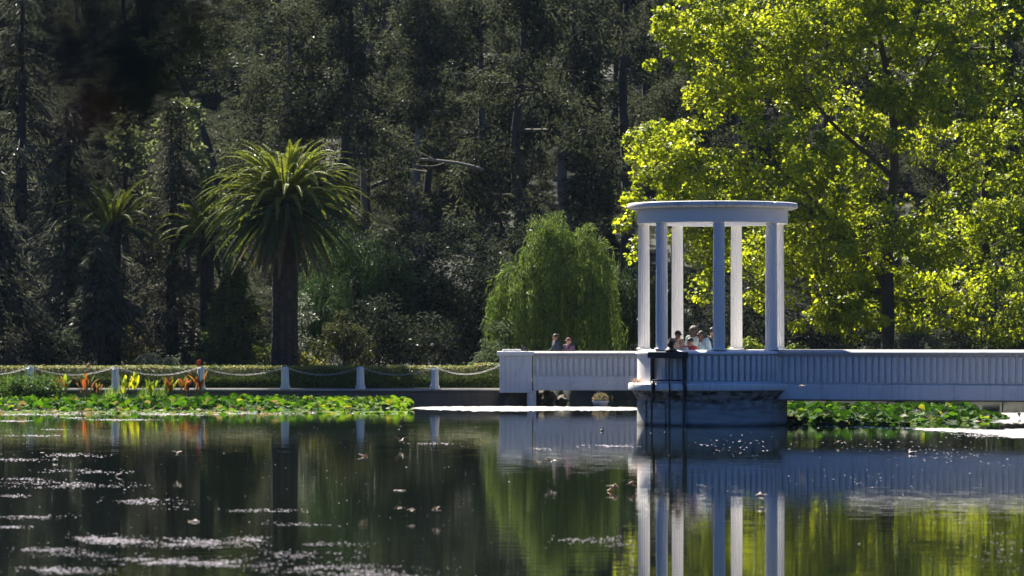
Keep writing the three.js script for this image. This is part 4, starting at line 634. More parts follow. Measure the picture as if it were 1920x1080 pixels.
{
  const F = 0.875, P = (x, d) => at(x, 0, d).setY(F), Q = (x, d) => at(x, 0, d).setY(0.702);
  const fair = [0.52, 0.30, 0.21], tan = [0.33, 0.18, 0.115], deep = [0.14, 0.075, 0.05];
  person({ label: 'woman with hair in a bun and navy top behind the left bridge rail', h: 1.60, p: Q(1045, DL + 0.75), turn: -1.15, skin: tan, hair: [0.055, 0.032, 0.02], hairStyle: 'bun', shirt: [0.02, 0.035, 0.06], armR: [V(-0.24, 1.16, 0.05), V(-0.16, 1.10, 0.27)], lean: 0.1, nod: 0.15 });
  person({ label: 'child in pink cap and purple top beside the woman with the bun', h: 1.45, headScale: 1.12, p: Q(1066, DL + 0.55), turn: -0.6, skin: fair, hair: [0.16, 0.09, 0.04], hairStyle: 'long', cap: [0.26, 0.09, 0.11], shirt: [0.13, 0.07, 0.13], nod: 0.1 });
  person({ label: 'woman with big curly dark hair and pale top inside the pavilion', h: 1.55, p: P(1302, 90.0), turn: 2.7, skin: tan, hair: [0.03, 0.02, 0.014], hairStyle: 'curly', shirt: [0.34, 0.42, 0.40] });
  person({ label: 'man with sunglasses and light blue shirt leaning on the pavilion rail', h: 1.52, p: P(1331, 89.2), turn: -1.15, skin: deep, hair: [0.015, 0.012, 0.01], hairStyle: 'short', shirt: [0.26, 0.40, 0.48], sunglasses: true, lean: 0.42, nod: -0.25, armL: [V(0.25, 1.15, 0.12), V(0.10, 1.10, 0.34)], armR: [V(-0.25, 1.15, 0.14), V(-0.12, 1.12, 0.36)] });
  person({ label: 'small child in red top with dark hair next to the man with sunglasses', h: 1.26, headScale: 1.25, p: P(1294, 88.75), turn: -0.3, skin: tan, hair: [0.02, 0.015, 0.012], hairStyle: 'short', shirt: [0.42, 0.05, 0.06], armL: [V(0.22, 1.2, 0.12), V(0.05, 1.25, 0.26)], armR: [V(-0.22, 1.2, 0.12), V(-0.05, 1.22, 0.26)], look: -0.5, nod: 0.3 });
  person({ label: 'pale haired toddler whose head just shows over the pavilion rail', h: 1.22, headScale: 1.2, p: P(1278, 88.72), turn: -0.5, skin: [0.60, 0.36, 0.24], hair: [0.45, 0.33, 0.20], hairStyle: 'short', shirt: [0.62, 0.56, 0.46] });
  person({ label: 'person in black cap and beige jacket bending forward by the left pavilion column', h: 1.52, p: P(1259, 89.3), turn: 0.6, skin: tan, hair: [0.02, 0.015, 0.01], hairStyle: 'short', cap: [0.015, 0.015, 0.018], shirt: [0.46, 0.37, 0.26], lean: 0.45, nod: 0.2, armL: [V(0.24, 1.16, 0.14), V(0.12, 1.28, 0.34)], armR: [V(-0.24, 1.16, 0.14), V(-0.06, 1.25, 0.36)] });
  person({ label: 'dark haired person in black top half behind the middle front column', h: 1.54, p: P(1336, 90.4), turn: 2.3, skin: fair, hair: [0.03, 0.02, 0.015], hairStyle: 'short', shirt: [0.012, 0.012, 0.014] });
}

// ---------------------------------------------------------------- waterside plants
function paddle(L, W, cols, r) {                                // a broad upright leaf, bent along its length
  const mb = new MB(), n = 6, ids = []; let a = rad(82), p = V(0, 0, 0);
  const c = mixc(cols[0], cols[1], r());
  for (let k = 0; k <= n; k++) { const t = k / n, w = W * Math.pow(Math.sin(Math.PI * Math.min(1, 0.06 + 0.94 * t)), 0.75) * (t > 0.98 ? 0.05 : 1) / 2, cc = mixc(c, cols[1], t * 0.4); ids.push([mb.v(p.x, p.y, -w, cc), mb.v(p.x - w * 0.25, p.y - w * 0.1, 0, cc), mb.v(p.x, p.y, w, cc)]); p = p.clone().add(V(Math.cos(a) * L / n, Math.sin(a) * L / n, 0)); a -= rr(0.10, 0.2, r); }
  for (let k = 0; k < n; k++) for (let j = 0; j < 2; j++) mb.i[0].push(ids[k][j], ids[k][j + 1], ids[k + 1][j + 1], ids[k][j], ids[k + 1][j + 1], ids[k + 1][j]);
  return mb.geo();
}
const cannaLeaf = leafMat(0.6, 0.9);
const cannas = {}; for (const [k, cols] of Object.entries({ orange: [[0.28, 0.07, 0.02], [0.66, 0.24, 0.03]], red: [[0.14, 0.03, 0.02], [0.42, 0.09, 0.02]], yellow: [[0.36, 0.36, 0.01], [0.62, 0.60, 0.02]], green: [[0.10, 0.18, 0.01], [0.26, 0.36, 0.02]], brown: [[0.08, 0.03, 0.015], [0.26, 0.12, 0.03]] })) cannas[k] = [0, 1, 2].map((j) => paddle(0.36, 0.125, cols, rng(70 + j)));
function canna(label, x, y, top, mix, seed, n = 9, d = 116.6) {  // picture x, picture y of the tips
  const r = rng(seed), H = (HOR - top) / FPX * d + EYE, p = at(x, 0, d).setY(0.0), t = thing('canna_plant', label, 'plant', p), stems = new MB();
  for (let k = 0; k < n; k++) {
    const az = r() * 6.283, q = rr(0.02, 0.24, r), ht = H * rr(0.35, 0.78, r), b = V(Math.cos(az) * q, ht, Math.sin(az) * q);
    stems.tube([V(b.x * 0.4, -0.3, b.z * 0.4), V(b.x * 0.8, ht * 0.6, b.z * 0.8), b], [0.016, 0.012, 0.008], 5, [0.10, 0.12, 0.03]);
    const m = part('leaf', cannas[mix[k % mix.length]][Math.floor(r() * 3)], cannaLeaf, t); m.position.copy(b); m.rotation.set(rr(-0.2, 0.2, r), az, rr(-0.1, 0.35, r) - (q > 0.15 ? 0.3 : 0)); m.scale.setScalar(Math.min(1.15, Math.max(0.35, (H - ht) / 0.38)));
  }
  part('stems', stems.geo(), M.bark, t).userData.kind = 'stuff'; return t;
}
canna('canna plant with one upright glowing orange leaf left of the others', 122, 0, 698, ['orange', 'brown', 'green'], 1, 6);
canna('canna plant with orange red leaves between the orange leaf and the second bollard', 158, 0, 698, ['red', 'orange', 'brown', 'green'], 2, 9);
canna('low brown leaved canna just left of the second bollard', 182, 0, 716, ['brown', 'red', 'green'], 3, 7);
canna('canna plant with bright yellow upright leaves right of the second bollard', 236, 0, 700, ['yellow', 'yellow', 'green'], 4, 8);
canna('tallest bright yellow canna right of the second bollard', 253, 0, 694, ['yellow', 'green', 'yellow'], 5, 7);
canna('green leaved canna between the yellow and the orange ones', 283, 0, 708, ['green', 'green', 'yellow'], 6, 10);
canna('wide canna clump with orange and green leaves left of the red flower', 318, 0, 702, ['orange', 'green', 'brown', 'yellow'], 7, 12);
canna('canna with dark orange leaves between the wide clump and the third bollard', 345, 0, 702, ['orange', 'brown', 'red', 'yellow'], 8, 10);
{ const t = canna('tall brown leaved canna with one red flower head in front of the third bollard', 374, 0, 688, ['brown', 'brown', 'orange'], 9, 10), r = rng(9), g = new THREE.IcosahedronGeometry(0.035, 0), q = at(373, 681, 116.6).sub(t.position), list = []; for (let k = 0; k < 24; k++) { const v = inBall(r), h = g.clone(); h.scale(1, 1.3, 0.5); h.rotateY(r() * 6); h.translate(q.x + v.x * 0.075, q.y + v.y * 0.10, q.z + v.z * 0.07); list.push(h); } part('flower', join(list), std([0.75, 0.09, 0.02], 0.7), t); const st = new MB(); st.tube([V(0.02, 0.5, 0), q], [0.012, 0.008], 5, [0.12, 0.06, 0.03]); part('stem', st.geo(), M.bark, t); }
{ const t = canna('canna with a small pale orange bloom over the hedge behind the red leaves', 166, 0, 696, ['green', 'brown'], 19, 5, 117.6), q = at(166, 686, 117.6).sub(t.position), list = [], r = rng(4), g = new THREE.IcosahedronGeometry(0.03, 0); for (let k = 0; k < 14; k++) { const v = inBall(r), h = g.clone(); h.translate(q.x + v.x * 0.05, q.y + v.y * 0.08, q.z + v.z * 0.05); list.push(h); } part('flower', join(list), std([0.75, 0.30, 0.16], 0.7), t); }
function blades(name, label, x0, x1, d, H, n, a, b, seed, W = 0.03, cat = 'reeds') {
  const r = rng(seed), A = at(x0, 0, d), B = at(x1, 0, d), c = A.clone().add(B).multiplyScalar(0.5).setY(0), mb = new MB();
  for (let k = 0; k < n; k++) {
    const p = V(rr(A.x, B.x, r) - c.x, rr(0, 0.1, r), rr(-0.5, 0.5, r)), h = H * rr(0.55, 1.0, r), az = r() * 6.283, o = V(Math.cos(az), 0, Math.sin(az)), bend = rr(0.05, 0.45, r) * h, col = mixc(a, b, r()); let last; const s = V(-o.z, 0, o.x), m = 4;
    for (let j = 0; j <= m; j++) { const t = j / m, q = p.clone().addScaledVector(o, bend * t * t).add(V(0, h * t * (1 - 0.12 * t * bend / h), 0)), w = W * (1 - t * 0.92) / 2, e = [mb.v(q.x - s.x * w, q.y, q.z - s.z * w, col), mb.v(q.x + s.x * w, q.y, q.z + s.z * w, col)]; if (last) mb.i[0].push(last[0], last[1], e[1], last[0], e[1], e[0]); last = e; }
  }
  const t = thing(name, label, cat, c); part('blades', mb.geo(), M.leafSoft, t).userData.kind = 'stuff';
}
blades('reed_clump', 'tall light green reeds in front of the hedge at the far left', -40, 118, 117.6, 1.05, 900, [0.08, 0.15, 0.02], [0.24, 0.36, 0.06], 31);
blades('iris_clump', 'pale green narrow leaves around the foot of the second bollard', 196, 232, 117.0, 0.62, 150, [0.12, 0.2, 0.04], [0.30, 0.40, 0.10], 32, 0.035, 'plant');
blades('iris_clump', 'green narrow leaves between the yellow cannas and the wide orange clump', 262, 312, 117.0, 0.66, 220, [0.08, 0.16, 0.02], [0.24, 0.36, 0.06], 33, 0.04, 'plant');
shrub('rounded dark green bush at the water edge in front of the reeds', 58, 116.6, [[60, 722, 0, 0.95, 0.42, 46], [95, 728, -0.4, 0.5, 0.32, 16], [20, 730, 0, 0.6, 0.3, 16]], [0.03, 0.06, 0.012], [0.10, 0.18, 0.03], { seed: 44, size: 0.2, L: [0.06, 0.12] });

// ---------------------------------------------------------------- water lilies with raised leaves
function padGeo(k) {                                            // a round leaf with a notch, cupped and wavy
  const mb = new MB(), r = rng(200 + k), n = 13, c = [1, 1, 1], m = mb.v(0, -0.02, 0, c), e = [];
  for (let i = 0; i <= n; i++) { const a = 0.22 + i / n * (6.283 - 0.44), q = 0.112 * (1 + 0.06 * Math.sin(a * 3 + k)), y = 0.018 * Math.sin(a * 2 + k * 1.7) + 0.012 * Math.sin(a * 5 + k); e.push([mb.v(Math.sin(a) * q * 0.6, y * 0.3 + 0.004, Math.cos(a) * q * 0.6, c), mb.v(Math.sin(a) * q, y + 0.01, Math.cos(a) * q, c)]); }
  for (let i = 0; i < n; i++) mb.i[0].push(m, e[i][0], e[i + 1][0], e[i][0], e[i][1], e[i + 1][1], e[i][0], e[i + 1][1], e[i + 1][0]);
  return mb.geo();
}
const pads = [0, 1, 2, 3].map(padGeo);
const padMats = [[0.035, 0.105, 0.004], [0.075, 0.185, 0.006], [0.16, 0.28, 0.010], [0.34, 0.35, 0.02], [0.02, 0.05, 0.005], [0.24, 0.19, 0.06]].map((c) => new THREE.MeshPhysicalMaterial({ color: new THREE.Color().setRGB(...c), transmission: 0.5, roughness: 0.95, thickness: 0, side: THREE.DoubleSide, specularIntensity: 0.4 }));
function lilyBed(label, spots, seed, tilt, pick) {
  const r = rng(seed), o = V(spots[0].x, 0, spots[0].z), t = thing('water_lily_bed', label, 'water lilies', o), q = new THREE.Quaternion(), list = spots.map((s) => ({ m: new THREE.Matrix4().compose(V(s.x - o.x, s.y, s.z - o.z), new THREE.Quaternion().setFromEuler(new THREE.Euler((r() - 0.5) * 2 * tilt * s.k + 0.3 * s.k, r() * 6.283, (r() - 0.5) * 2 * tilt * s.k)), V(1, 1, 1).multiplyScalar(rr(0.75, 1.35, r))), d: -s.z, g: Math.floor(r() * 4), c: pick(r, s) })).sort((a, b) => a.d - b.d);
  const per = {};
  list.forEach((e, k) => { if (k < 290) { const m = part('leaf', pads[e.g], padMats[e.c], t); m.applyMatrix4(e.m); } else (per[e.g + '_' + e.c] ??= []).push(e.m); });
  for (const [key, ms] of Object.entries(per)) { const [g, c] = key.split('_').map(Number), m = new THREE.InstancedMesh(pads[g], padMats[c], ms.length); m.name = numbered('leaf_mass'); ms.forEach((x, i) => m.setMatrixAt(i, x)); m.castShadow = m.receiveShadow = true; m.userData.kind = 'stuff'; t.add(m); }
  return t;
}
{
  const r = rng(301), spots = [];
  for (let k = 0; k < 16000 && spots.length < 6200; k++) {
    const d = rr(103.6, 118.6, r), X = rr(-19, 1, r), x = X / d * FPX + 960, edge = 104.4 + 0.5 * fbm(X * 0.6, 2) + Math.max(0, x - 480) * 0.012, back = 118.7 - Math.max(0, x - 430) * 0.011;
    if (x > 768 + 20 * fbm(d, 4) || d < edge || d > back) continue;
    if (r() > 0.25 + (d - edge) * 0.5) continue;
    const k2 = Math.min(1, (d - edge) / 1.6); spots.push({ x: X, y: 0.012 + k2 * rr(-0.02, 0.22 + 0.14 * fbm(X * 1.1, d * 1.1), r), z: -d, k: 0.25 + 0.75 * k2, px: x });
  }
  for (let k = 0; k < 900; k++) { const X = rr(-19, 1, r), edge = 104.4 + 0.5 * fbm(X * 0.6, 2), d = edge - 2.6 * r() * r() + 0.3, x = X / d * FPX + 960; if (x < 770 && fbm(X * 0.9, d * 0.5, 4) > -0.05) spots.push({ x: X, y: 0.010 + 0.01 * r(), z: -d, k: 0.05, px: x }); }
  lilyBed('wide bed of bright green raised lily leaves along the left bank', spots, 302, 1.0, (r, s) => { const u = r(); return s.px > 600 && u < 0.36 ? (u < 0.12 ? 3 : 2) : -s.z < 105.6 && u < 0.28 ? 5 : u < 0.03 ? 5 : u < 0.42 ? 0 : u < 0.74 ? 1 : u < 0.88 ? 2 : u < 0.90 ? 3 : 4; });
  const s2 = [];
  for (let k = 0; k < 9000 && s2.length < 1500; k++) {
    const d = rr(88.5, 112, r), x = rr(1470, 1900, r), X = (x - 960) / FPX * d, edge = 89.4 + 0.35 * fbm(X * 0.9, 5) + Math.max(0, x - 1700) * 0.03, back = 103 + 3 * fbm(X * 0.4, 9) - Math.max(0, x - 1780) * 0.06;
    if (d < edge || d > back || r() > 0.35 + (d - edge) * 0.5) continue;
    const k2 = Math.min(1, (d - edge) / 1.4) * (x > 1830 ? 0.4 : 1); s2.push({ x: X, y: 0.012 + k2 * rr(0.02, 0.26 + 0.25 * Math.max(0, fbm(X * 0.8, d * 0.5)), r), z: -d, k: 0.3 + 0.7 * k2, px: x });
  }
  lilyBed('bed of lily leaves coloured darker for shade under the right bridge beside the pavilion drum', s2, 304, 1.0, (r) => { const u = r(); return u < 0.34 ? 0 : u < 0.46 ? 1 : u < 0.54 ? 2 : u < 0.56 ? 3 : 4; });  // darker leaf colours picked here to look shaded by the bridge
}
// white lily flowers along the front edge of the beds
{
  const petal = new MB(); for (let k = 0; k < 14; k++) { const a = k * 2.399, el = k < 7 ? 0.35 : 0.9, d = V(Math.cos(a) * Math.cos(el), Math.sin(el), Math.sin(a) * Math.cos(el)), n = V(-Math.cos(a) * Math.sin(el), Math.cos(el), -Math.sin(a) * Math.sin(el)); petal.leaf(V(d.x * 0.012, 0.02, d.z * 0.012), d, n, k < 7 ? 0.085 : 0.065, 0.034, [0.8, 0.78, 0.72], 0, 0.25); }
  const heart = new THREE.SphereGeometry(0.018, 10, 8); heart.scale(1, 0.8, 1); heart.translate(0, 0.035, 0);
  const pg = petal.geo(), pm = leafMat(0.35, 0.8), hm = std([0.75, 0.5, 0.06], 0.8); let first;
  [[30, 770, 'at the far left'], [105, 772, 'left of the second bollard reflection'], [228, 758, 'highest one below the yellow cannas'], [250, 768, 'below the yellow cannas'], [302, 771, 'below the green cannas'], [356, 768, 'left of the third bollard'], [372, 770, 'right below the red canna'], [428, 768, 'right of the red canna'], [549, 766, 'under the palm trunk bollard'], [583, 768, 'between the fourth and fifth bollard'], [612, 767, 'left of the fifth bollard'], [704, 766, 'right of the fifth bollard'], [727, 767, 'at the right tip of the lily bed'], [1590, 787, 'in the dark bed under the bridge, near the drum'], [1695, 784, 'in the middle of the dark bed under the bridge'], [1830, 794, 'at the right end of the dark bed under the bridge']].forEach(([x, y, where]) => {
    const p = onWater(x, y + 3).setY(0.03); if (x > 1400) p.copy(at(x, y, 90.5)); else if (y < 760) p.copy(at(x, y, 110));
    const label = 'white water lily flower ' + where;
    if (first) return dup(first, p, x, label, 'white water lily flowers', rr(0.8, 1.4));
    first = thing('lily_flower', label, 'flower', p, 0, 'white water lily flowers'); part('petals', pg, pm, first); part('heart', hm && heart, hm, first);
  });
}
// floating planter under the left bridge, dry tuft on the ledge
{
  const p = onWater(1126, 760).setY(0), t = thing('planter', 'small pale floating bowl of pink flowers under the left bridge', 'planter', p), r = rng(61), mb = new MB(), list = [];
  const bowl = lathe([[0, -0.05], [0.16, -0.05], [0.24, 0.05], [0.28, 0.14], [0.26, 0.145], [0.2, 0.1], [0, 0.1]], 24); part('bowl', metreUV(bowl), M.whiteClean, t);
  for (let k = 0; k < 320; k++) { const v = inBall(r), q = V(v.x * 0.26, 0.17 + Math.abs(v.y) * 0.2, v.z * 0.26), d = V(v.x, 0.6 + r(), v.z).normalize(), n = V(rr(-1, 1, r), 0.5, rr(-1, 1, r)); n.addScaledVector(d, -n.dot(d)).normalize(); mb.leaf(q, d, n, 0.07, 0.035, mixc([0.08, 0.11, 0.03], [0.22, 0.2, 0.08], r())); }
  part('foliage', mb.geo(), M.leafSoft, t).userData.kind = 'stuff';
  for (let k = 0; k < 46; k++) { const v = inBall(r).normalize(), h = new THREE.IcosahedronGeometry(0.022, 0); h.translate(v.x * 0.27, 0.18 + Math.abs(v.y) * 0.22, v.z * 0.27); list.push(h); } part('blossoms', join(list), std([0.62, 0.32, 0.30], 0.8), t).userData.kind = 'stuff';
  const u = thing('dry_tuft', 'tuft of dry pinkish grass on the left end of the drum ledge', 'grass tuft', PC.clone().add(V(-1.92, 1.03, 0.55))), m2 = new MB();
  for (let k = 0; k < 120; k++) { const d = V(rr(-0.8, 0.8, r), 1, rr(-0.8, 0.8, r)).normalize(), n = V(rr(-1, 1, r), 0, rr(-1, 1, r)); n.addScaledVector(d, -n.dot(d)).normalize(); m2.leaf(V(rr(-0.09, 0.09, r), 0, rr(-0.09, 0.09, r)), d, n, rr(0.08, 0.2, r), 0.012, mixc([0.4, 0.25, 0.17], [0.65, 0.5, 0.38], r())); }
  part('blades', m2.geo(), M.dryLeaf, u).userData.kind = 'stuff';
}

// ---------------------------------------------------------------- birds
function birdGeo(flap) {                                        // a swallow about 0.24 m across, flying along +x
  const body = new THREE.SphereGeometry(1, 14, 10); body.scale(0.062, 0.021, 0.022); const head = new THREE.SphereGeometry(0.02, 10, 8); head.translate(0.055, 0.006, 0); const beak = new THREE.ConeGeometry(0.006, 0.018, 6); beak.rotateZ(-Math.PI / 2); beak.translate(0.078, 0.004, 0);
  const wing = (s) => { const mb = new MB(), c = [1, 1, 1], y1 = Math.sin(flap) * 0.062, z1 = Math.cos(flap) * 0.062, y2 = y1 + Math.sin(flap * 0.5 - 0.12) * 0.085, z2 = z1 + Math.cos(flap * 0.5 - 0.12) * 0.085, th = 0.004, top = [[0.03, 0.004, 0.012], [-0.028, 0.004, 0.012], [0.038, y1, z1], [-0.024, y1, z1], [-0.022, y2, z2], [-0.040, y2 - 0.002, z2 - 0.01]].map(([x, y, z]) => [x, y, z * s]); const a = top.map((v) => mb.v(v[0], v[1] + th, v[2], c)), b = top.map((v) => mb.v(v[0], v[1] - th, v[2], c)); for (const q of [a, b]) mb.i[0].push(q[0], q[1], q[3], q[0], q[3], q[2], q[2], q[3], q[5], q[2], q[5], q[4]); for (const [i, j] of [[0, 2], [2, 4], [4, 5], [5, 3], [3, 1]]) mb.i[0].push(a[i], b[i], b[j], a[i], b[j], a[j]); return mb.geo(); };
  const tail = new MB(), c = [1, 1, 1]; for (const s of [-1, 1]) { const k = [tail.v(-0.05, 0.004, 0, c), tail.v(-0.115, 0, s * 0.03, c), tail.v(-0.088, 0, s * 0.004, c), tail.v(-0.05, -0.004, 0, c), tail.v(-0.115, -0.003, s * 0.03, c), tail.v(-0.088, -0.003, s * 0.004, c)]; tail.i[0].push(k[0], k[1], k[2], k[3], k[5], k[4], k[0], k[3], k[4], k[0], k[4], k[1]); }
  return { body: join([body, head, beak]), wingL: wing(1), wingR: wing(-1), tail: tail.geo() };
}
{
  const bodyM = std([0.52, 0.42, 0.32], 0.8), wingM = new THREE.MeshPhysicalMaterial({ color: new THREE.Color().setRGB(0.38, 0.29, 0.21), transmission: 0.4, roughness: 0.9, thickness: 0, side: THREE.DoubleSide }), darkM = std([0.03, 0.026, 0.024], 0.8);
  const protos = [0.9, 0.25, -0.55].map((f, k) => ({ f, g: birdGeo(f), t: null }));
  const fly = [[683, 860, 51, 0, 0.9, 0.6, 'banking left over the palm reflection'], [752, 827, 71, 0, 1.2, 1.9, 'highest one left of the bridge pier reflection'], [747, 921, 48, 1, 0.8, 2.4, 'just above its own reflection in the middle of the pond'], [747, 956, 45.5, 2, 0.7, 0.3, 'lowest of the pair in the middle of the pond'], [817, 957, 42.5, 0, 0.6, 2.7, 'low in the dark water right of the middle pair'], [772, 955, 43, 1, 0.55, 3.3, 'skimming flat between the middle pair and the bird to their right'],
    [1033, 868, 55.7, 0, 0.9, 1.2, 'low over the willow reflection'], [1150, 912, 50.4, 1, 1.0, 3.5, 'wings spread, left of the drum reflection'], [1183, 905, 50.6, 2, 0.7, 2.1, 'dark bodied, close to the left edge of the column reflections'], [1503, 723, 83, 1, 0.85, 0.4, 'in front of the right bridge slab beside the pavilion'], [1425, 928, 47, 1, 0.8, 0.1, 'skimming the column reflections'], [1710, 848, 67, 1, 1.0, 0.5, 'gliding over the bridge reflection at right'], [333, 850, 59.5, 0, 0.7, 1.5, 'above the water in front of the third bollard'], [366, 978, 42, 1, 0.8, 3.0, 'dark winged, low at bottom left over the glittering water'], [1010, 842, 66, 1, 0.7, 3.3, 'skimming the reflection of the left bridge'], [1570, 829, 72, 0, 0.6, 2.0, 'small and brown under the right bridge']];
  fly.forEach(([x, y, d, k, s, turn, where]) => {
    const p = at(x, y, d), pr = protos[k], label = 'small brown swallow flying ' + where;
    if (pr.t) { const q = dup(pr.t, p, turn, label, 'swallows over the pond', s); q.rotation.x = rr(-0.5, 0.5); return; }
    const t = pr.t = thing('swallow', label, 'bird', p, turn, 'swallows over the pond'); t.scale.setScalar(s);
    part('body', pr.g.body, bodyM, t); part('wing', pr.g.wingL, wingM, t); part('wing', pr.g.wingR, wingM, t); part('tail', pr.g.tail, wingM, t);
  });
  const perch = (label, p, s, turn, m, name = 'pigeon') => {
    const t = thing(name, label, 'bird', p, turn); t.scale.setScalar(s);
    const b = new THREE.SphereGeometry(1, 16, 12); b.scale(0.12, 0.065, 0.06); b.rotateZ(0.35); b.translate(0, 0.10, 0); const n = new MB(); n.tube([V(0.07, 0.13, 0), V(0.105, 0.18, 0), V(0.11, 0.20, 0)], [0.045, 0.032, 0.034], 10, [1, 1, 1]); const h = new THREE.SphereGeometry(0.036, 12, 10); h.translate(0.112, 0.215, 0); const k = new THREE.ConeGeometry(0.010, 0.04, 6); k.rotateZ(-Math.PI / 2); k.translate(0.158, 0.21, 0);
    part('body', join([b, n.geo(), h]), m, t); part('beak', k, M.black, t); const tl = bx(0.12, 0.014, 0.05, -0.16, 0.055, 0, 0.005); part('tail', tl, m, t);
    for (const g of [-1, 1]) { const w = new THREE.SphereGeometry(1, 12, 8); w.scale(0.115, 0.045, 0.016); w.rotateZ(0.3); w.translate(-0.02, 0.105, g * 0.055); part('wing', w, m, t); if (name === 'pigeon') { const l = new THREE.CylinderGeometry(0.006, 0.006, 0.06, 5); l.translate(0.01, 0.03, g * 0.025); part('leg', l, M.black, t); } }
  };
  const grey = std([0.05, 0.05, 0.055], 0.7), brown = std([0.06, 0.045, 0.035], 0.7);
  perch('dark pigeon sitting on the left edge of the pavilion cornice', PC.clone().add(V(-1.52, 5.515, 0.9)), 0.62, 2.5, grey);
  perch('dark pigeon on the rail of the bank pier', at(984, 0, DL - 0.1).setY(1.74), 0.75, 3.6, grey);
  perch('brown duckling swimming alone at the left', onWater(104, 866).setY(-0.045), 0.62, 1.9, brown, 'duck');
  perch('small dark duck swimming right of the lone duckling in a patch of glitter', onWater(225, 893).setY(-0.045), 0.55, 0.4, brown, 'duck');
  perch('tiny dark duck swimming in front of the left bridge', onWater(1128, 808).setY(-0.045), 0.55, 1.2, grey, 'duck');
}

// ---------------------------------------------------------------- white flecks and pale sheets painted as sun glint and glare on the water
{
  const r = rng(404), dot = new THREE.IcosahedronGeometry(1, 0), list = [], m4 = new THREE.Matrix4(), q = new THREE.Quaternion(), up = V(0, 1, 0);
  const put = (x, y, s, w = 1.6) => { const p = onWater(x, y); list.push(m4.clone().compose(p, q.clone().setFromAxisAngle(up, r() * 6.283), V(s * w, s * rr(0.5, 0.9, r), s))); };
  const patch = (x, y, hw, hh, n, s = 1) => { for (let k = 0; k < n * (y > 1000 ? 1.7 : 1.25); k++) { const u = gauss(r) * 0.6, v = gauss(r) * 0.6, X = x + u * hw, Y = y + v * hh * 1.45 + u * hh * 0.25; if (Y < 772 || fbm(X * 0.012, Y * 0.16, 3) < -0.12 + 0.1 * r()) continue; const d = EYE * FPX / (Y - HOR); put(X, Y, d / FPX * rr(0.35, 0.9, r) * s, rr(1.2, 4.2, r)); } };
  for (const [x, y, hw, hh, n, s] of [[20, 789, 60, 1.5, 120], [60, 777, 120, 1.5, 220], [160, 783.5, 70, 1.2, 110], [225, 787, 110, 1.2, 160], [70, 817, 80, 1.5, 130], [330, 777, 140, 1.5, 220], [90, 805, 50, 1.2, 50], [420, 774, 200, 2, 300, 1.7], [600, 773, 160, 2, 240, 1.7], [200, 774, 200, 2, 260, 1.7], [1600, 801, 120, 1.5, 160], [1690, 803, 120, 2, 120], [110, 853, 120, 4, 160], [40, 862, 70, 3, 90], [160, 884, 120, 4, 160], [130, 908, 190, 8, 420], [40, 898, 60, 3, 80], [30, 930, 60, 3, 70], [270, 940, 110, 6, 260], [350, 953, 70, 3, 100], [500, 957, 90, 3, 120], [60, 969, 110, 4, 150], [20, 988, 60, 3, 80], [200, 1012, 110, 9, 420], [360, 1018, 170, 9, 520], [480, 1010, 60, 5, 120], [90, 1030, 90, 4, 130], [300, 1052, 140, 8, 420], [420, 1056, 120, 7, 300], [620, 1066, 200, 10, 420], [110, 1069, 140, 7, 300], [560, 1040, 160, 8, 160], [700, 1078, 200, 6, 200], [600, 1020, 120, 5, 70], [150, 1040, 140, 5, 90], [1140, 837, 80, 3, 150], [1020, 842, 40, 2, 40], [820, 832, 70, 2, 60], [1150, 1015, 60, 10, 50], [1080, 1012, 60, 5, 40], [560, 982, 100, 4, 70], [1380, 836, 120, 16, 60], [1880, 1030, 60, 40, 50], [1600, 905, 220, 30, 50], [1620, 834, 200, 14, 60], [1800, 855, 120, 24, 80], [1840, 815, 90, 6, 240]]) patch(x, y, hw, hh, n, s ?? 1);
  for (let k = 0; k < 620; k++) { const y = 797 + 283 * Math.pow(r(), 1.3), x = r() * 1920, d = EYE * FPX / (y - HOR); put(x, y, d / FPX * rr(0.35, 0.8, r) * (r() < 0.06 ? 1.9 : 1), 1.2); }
  const m = new THREE.InstancedMesh(dot, std([0.74, 0.67, 0.69], 0.9), list.length); list.forEach((x, i) => m.setMatrixAt(i, x)); m.name = 'glint_flecks'; m.castShadow = m.receiveShadow = true;
  Object.assign(m.userData, { kind: 'stuff', label: 'white flecks painted as patches of sun glint on the pond', category: 'water_glint' }); scene.add(m);
}
function film(label, outline, seed) {                           // a thin pale sheet painted as water glare, ragged edges, given by picture places of its rim
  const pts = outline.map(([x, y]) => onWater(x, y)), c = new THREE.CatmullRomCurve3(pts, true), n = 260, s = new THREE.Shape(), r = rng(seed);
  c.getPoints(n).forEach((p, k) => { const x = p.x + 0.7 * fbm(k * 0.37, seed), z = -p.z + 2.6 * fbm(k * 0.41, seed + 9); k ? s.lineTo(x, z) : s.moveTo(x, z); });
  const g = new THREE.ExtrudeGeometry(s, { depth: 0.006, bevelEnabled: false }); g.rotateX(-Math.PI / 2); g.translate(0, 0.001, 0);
  const m = new THREE.Mesh(g, std([0.28, 0.277, 0.27], 0.7)); m.name = numbered('glare_sheet'); m.receiveShadow = true; Object.assign(m.userData, { kind: 'stuff', label, category: 'water_glare' }); scene.add(m);
}
film('pale sheet painted as bright glare on the water below the left bridge', [[782, 764], [900, 762], [1050, 762.5], [1190, 764], [1205, 768], [1150, 770], [1050, 770], [960, 771.5], [860, 770], [800, 768]], 3);
film('pale painted water glare at the right edge in front of the dark lily bed', [[1710, 804], [1790, 803], [1850, 806], [1960, 803], [1960, 822], [1900, 821], [1840, 813], [1760, 809]], 5);
film('pale painted water glare behind the dark lily bed at the right edge', [[1850, 777], [1900, 774], [1960, 776], [1960, 792], [1890, 794], [1868, 786]], 6);
film('thin painted water glare between drum and lily bed under the right bridge', [[1476, 766], [1520, 765], [1552, 767], [1540, 770], [1500, 771], [1478, 770]], 7);

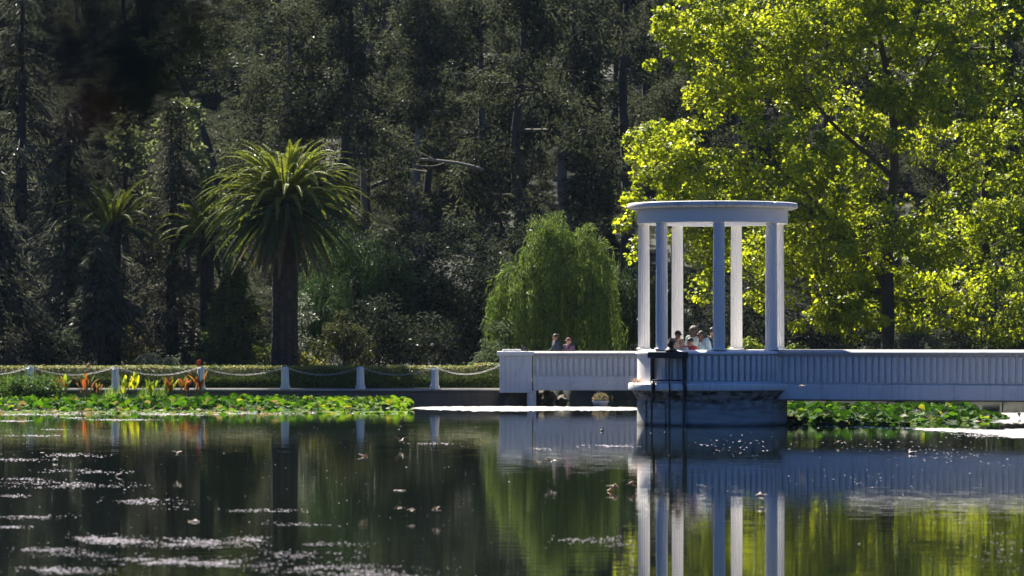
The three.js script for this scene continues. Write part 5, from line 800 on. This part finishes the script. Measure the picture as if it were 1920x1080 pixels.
// ---------------------------------------------------------------- an overhanging branch close to the camera
{
  const d = 3.0, o = at(260, -60, d), t = thing('overhanging_branch', 'blurred dark leafy branch hanging close to the camera at upper left', 'branch', o), r = rng(515), q = (x, y, z = 0) => at(x, y, d + z).sub(o), wood = new MB(), mb = new MB();
  const twigs = [[[-60, -260], [60, -120], [180, 0], [240, 110]], [[330, -220], [300, -60], [260, 60], [230, 150]], [[240, 110], [290, 130], [340, 150]], [[235, 110], [180, 160], [130, 200]], [[240, 110], [235, 200], [225, 300], [205, 400]], [[280, -40], [360, -10], [420, 10]], [[180, 0], [120, 10], [70, 20]]];
  for (const tw of twigs) wood.tube(tw.map(([x, y]) => q(x, y)), tw.map((_, k) => 0.006 - k * 0.0011), 6, [0.05, 0.035, 0.025]);
  part('twigs', wood.geo(), M.bark, t).userData.kind = 'stuff';
  const leafG = [0, 1, 2].map((k) => { const m = new MB(), rk = rng(30 + k); m.leaf(V(0, 0, 0), V(1, 0, 0), V(0, 1, 0), 0.06, 0.032, [1, 1, 1], 0, 0.15); return m.geo(); }), mats = [[0.02, 0.03, 0.006], [0.14, 0.025, 0.012], [0.025, 0.022, 0.01]].map((c) => std(c, 0.8, { side: THREE.DoubleSide }));
  const put = (x, y, s, c) => { const m = part('leaf', leafG[Math.floor(r() * 3)], mats[c], t); m.position.copy(q(x, y, rr(-0.10, 0.10, r))); m.rotation.set(r() * 6.283, r() * 6.283, r() * 6.283); m.scale.setScalar(s); };
  for (const [x, y, sx, sy, n, c] of [[85, 95, 40, 24, 5, 2], [45, 170, 24, 30, 3, 2], [345, 138, 45, 22, 10, 0], [255, 125, 50, 36, 26, 0], [170, 130, 50, 32, 15, 2], [128, 200, 26, 26, 5, 1], [225, 205, 26, 36, 10, 2], [205, 300, 20, 40, 5, 2], [215, 400, 16, 30, 3, 2], [290, 40, 30, 36, 9, 2], [200, 20, 40, 24, 5, 2], [362, -14, 28, 14, 4, 2], [60, 10, 26, 30, 3, 0], [250, -70, 100, 24, 12, 0]]) for (let k = 0; k < n; k++) put(x + gauss(r) * sx, y + gauss(r) * sy, rr(0.55, 0.95, r), c);
}
{                                                               // unseen leaf mass added above the picture, towards the sun, to shade the branch
  const t = scene.children.find((o) => o.name === 'overhanging_branch'), r = rng(616), m = new MB(), up = SUN.clone();
  for (let k = 0; k < 1500; k++) { const s = rr(0.55, 1.5, r), base = at(rr(-60, 480, r), rr(-80, 480, r), 3.0 + rr(-0.12, 0.12, r)).sub(t.position).addScaledVector(up, s), d = V(rr(-1, 1, r), rr(-0.8, 0.3, r), rr(-1, 1, r)).normalize(), n = V(rr(-0.5, 0.5, r), 1, rr(-0.5, 0.5, r)); n.addScaledVector(d, -n.dot(d)).normalize(); m.leaf(base, d, n, 0.075, 0.045, [0.03, 0.035, 0.01]); }
  part('leaf_mass', m.geo(), vcol(0.8), t).userData.kind = 'stuff';
  const w = new MB(); w.tube([at(-300, -900, 2.5), at(60, -520, 2.7), at(200, -300, 2.9), at(260, -60, 3.0)].map((p) => p.sub(t.position)), [0.02, 0.014, 0.010, 0.006], 7, [0.05, 0.035, 0.025]); part('bough', w.geo(), M.bark, t);
}

renderer.render(scene, camera);
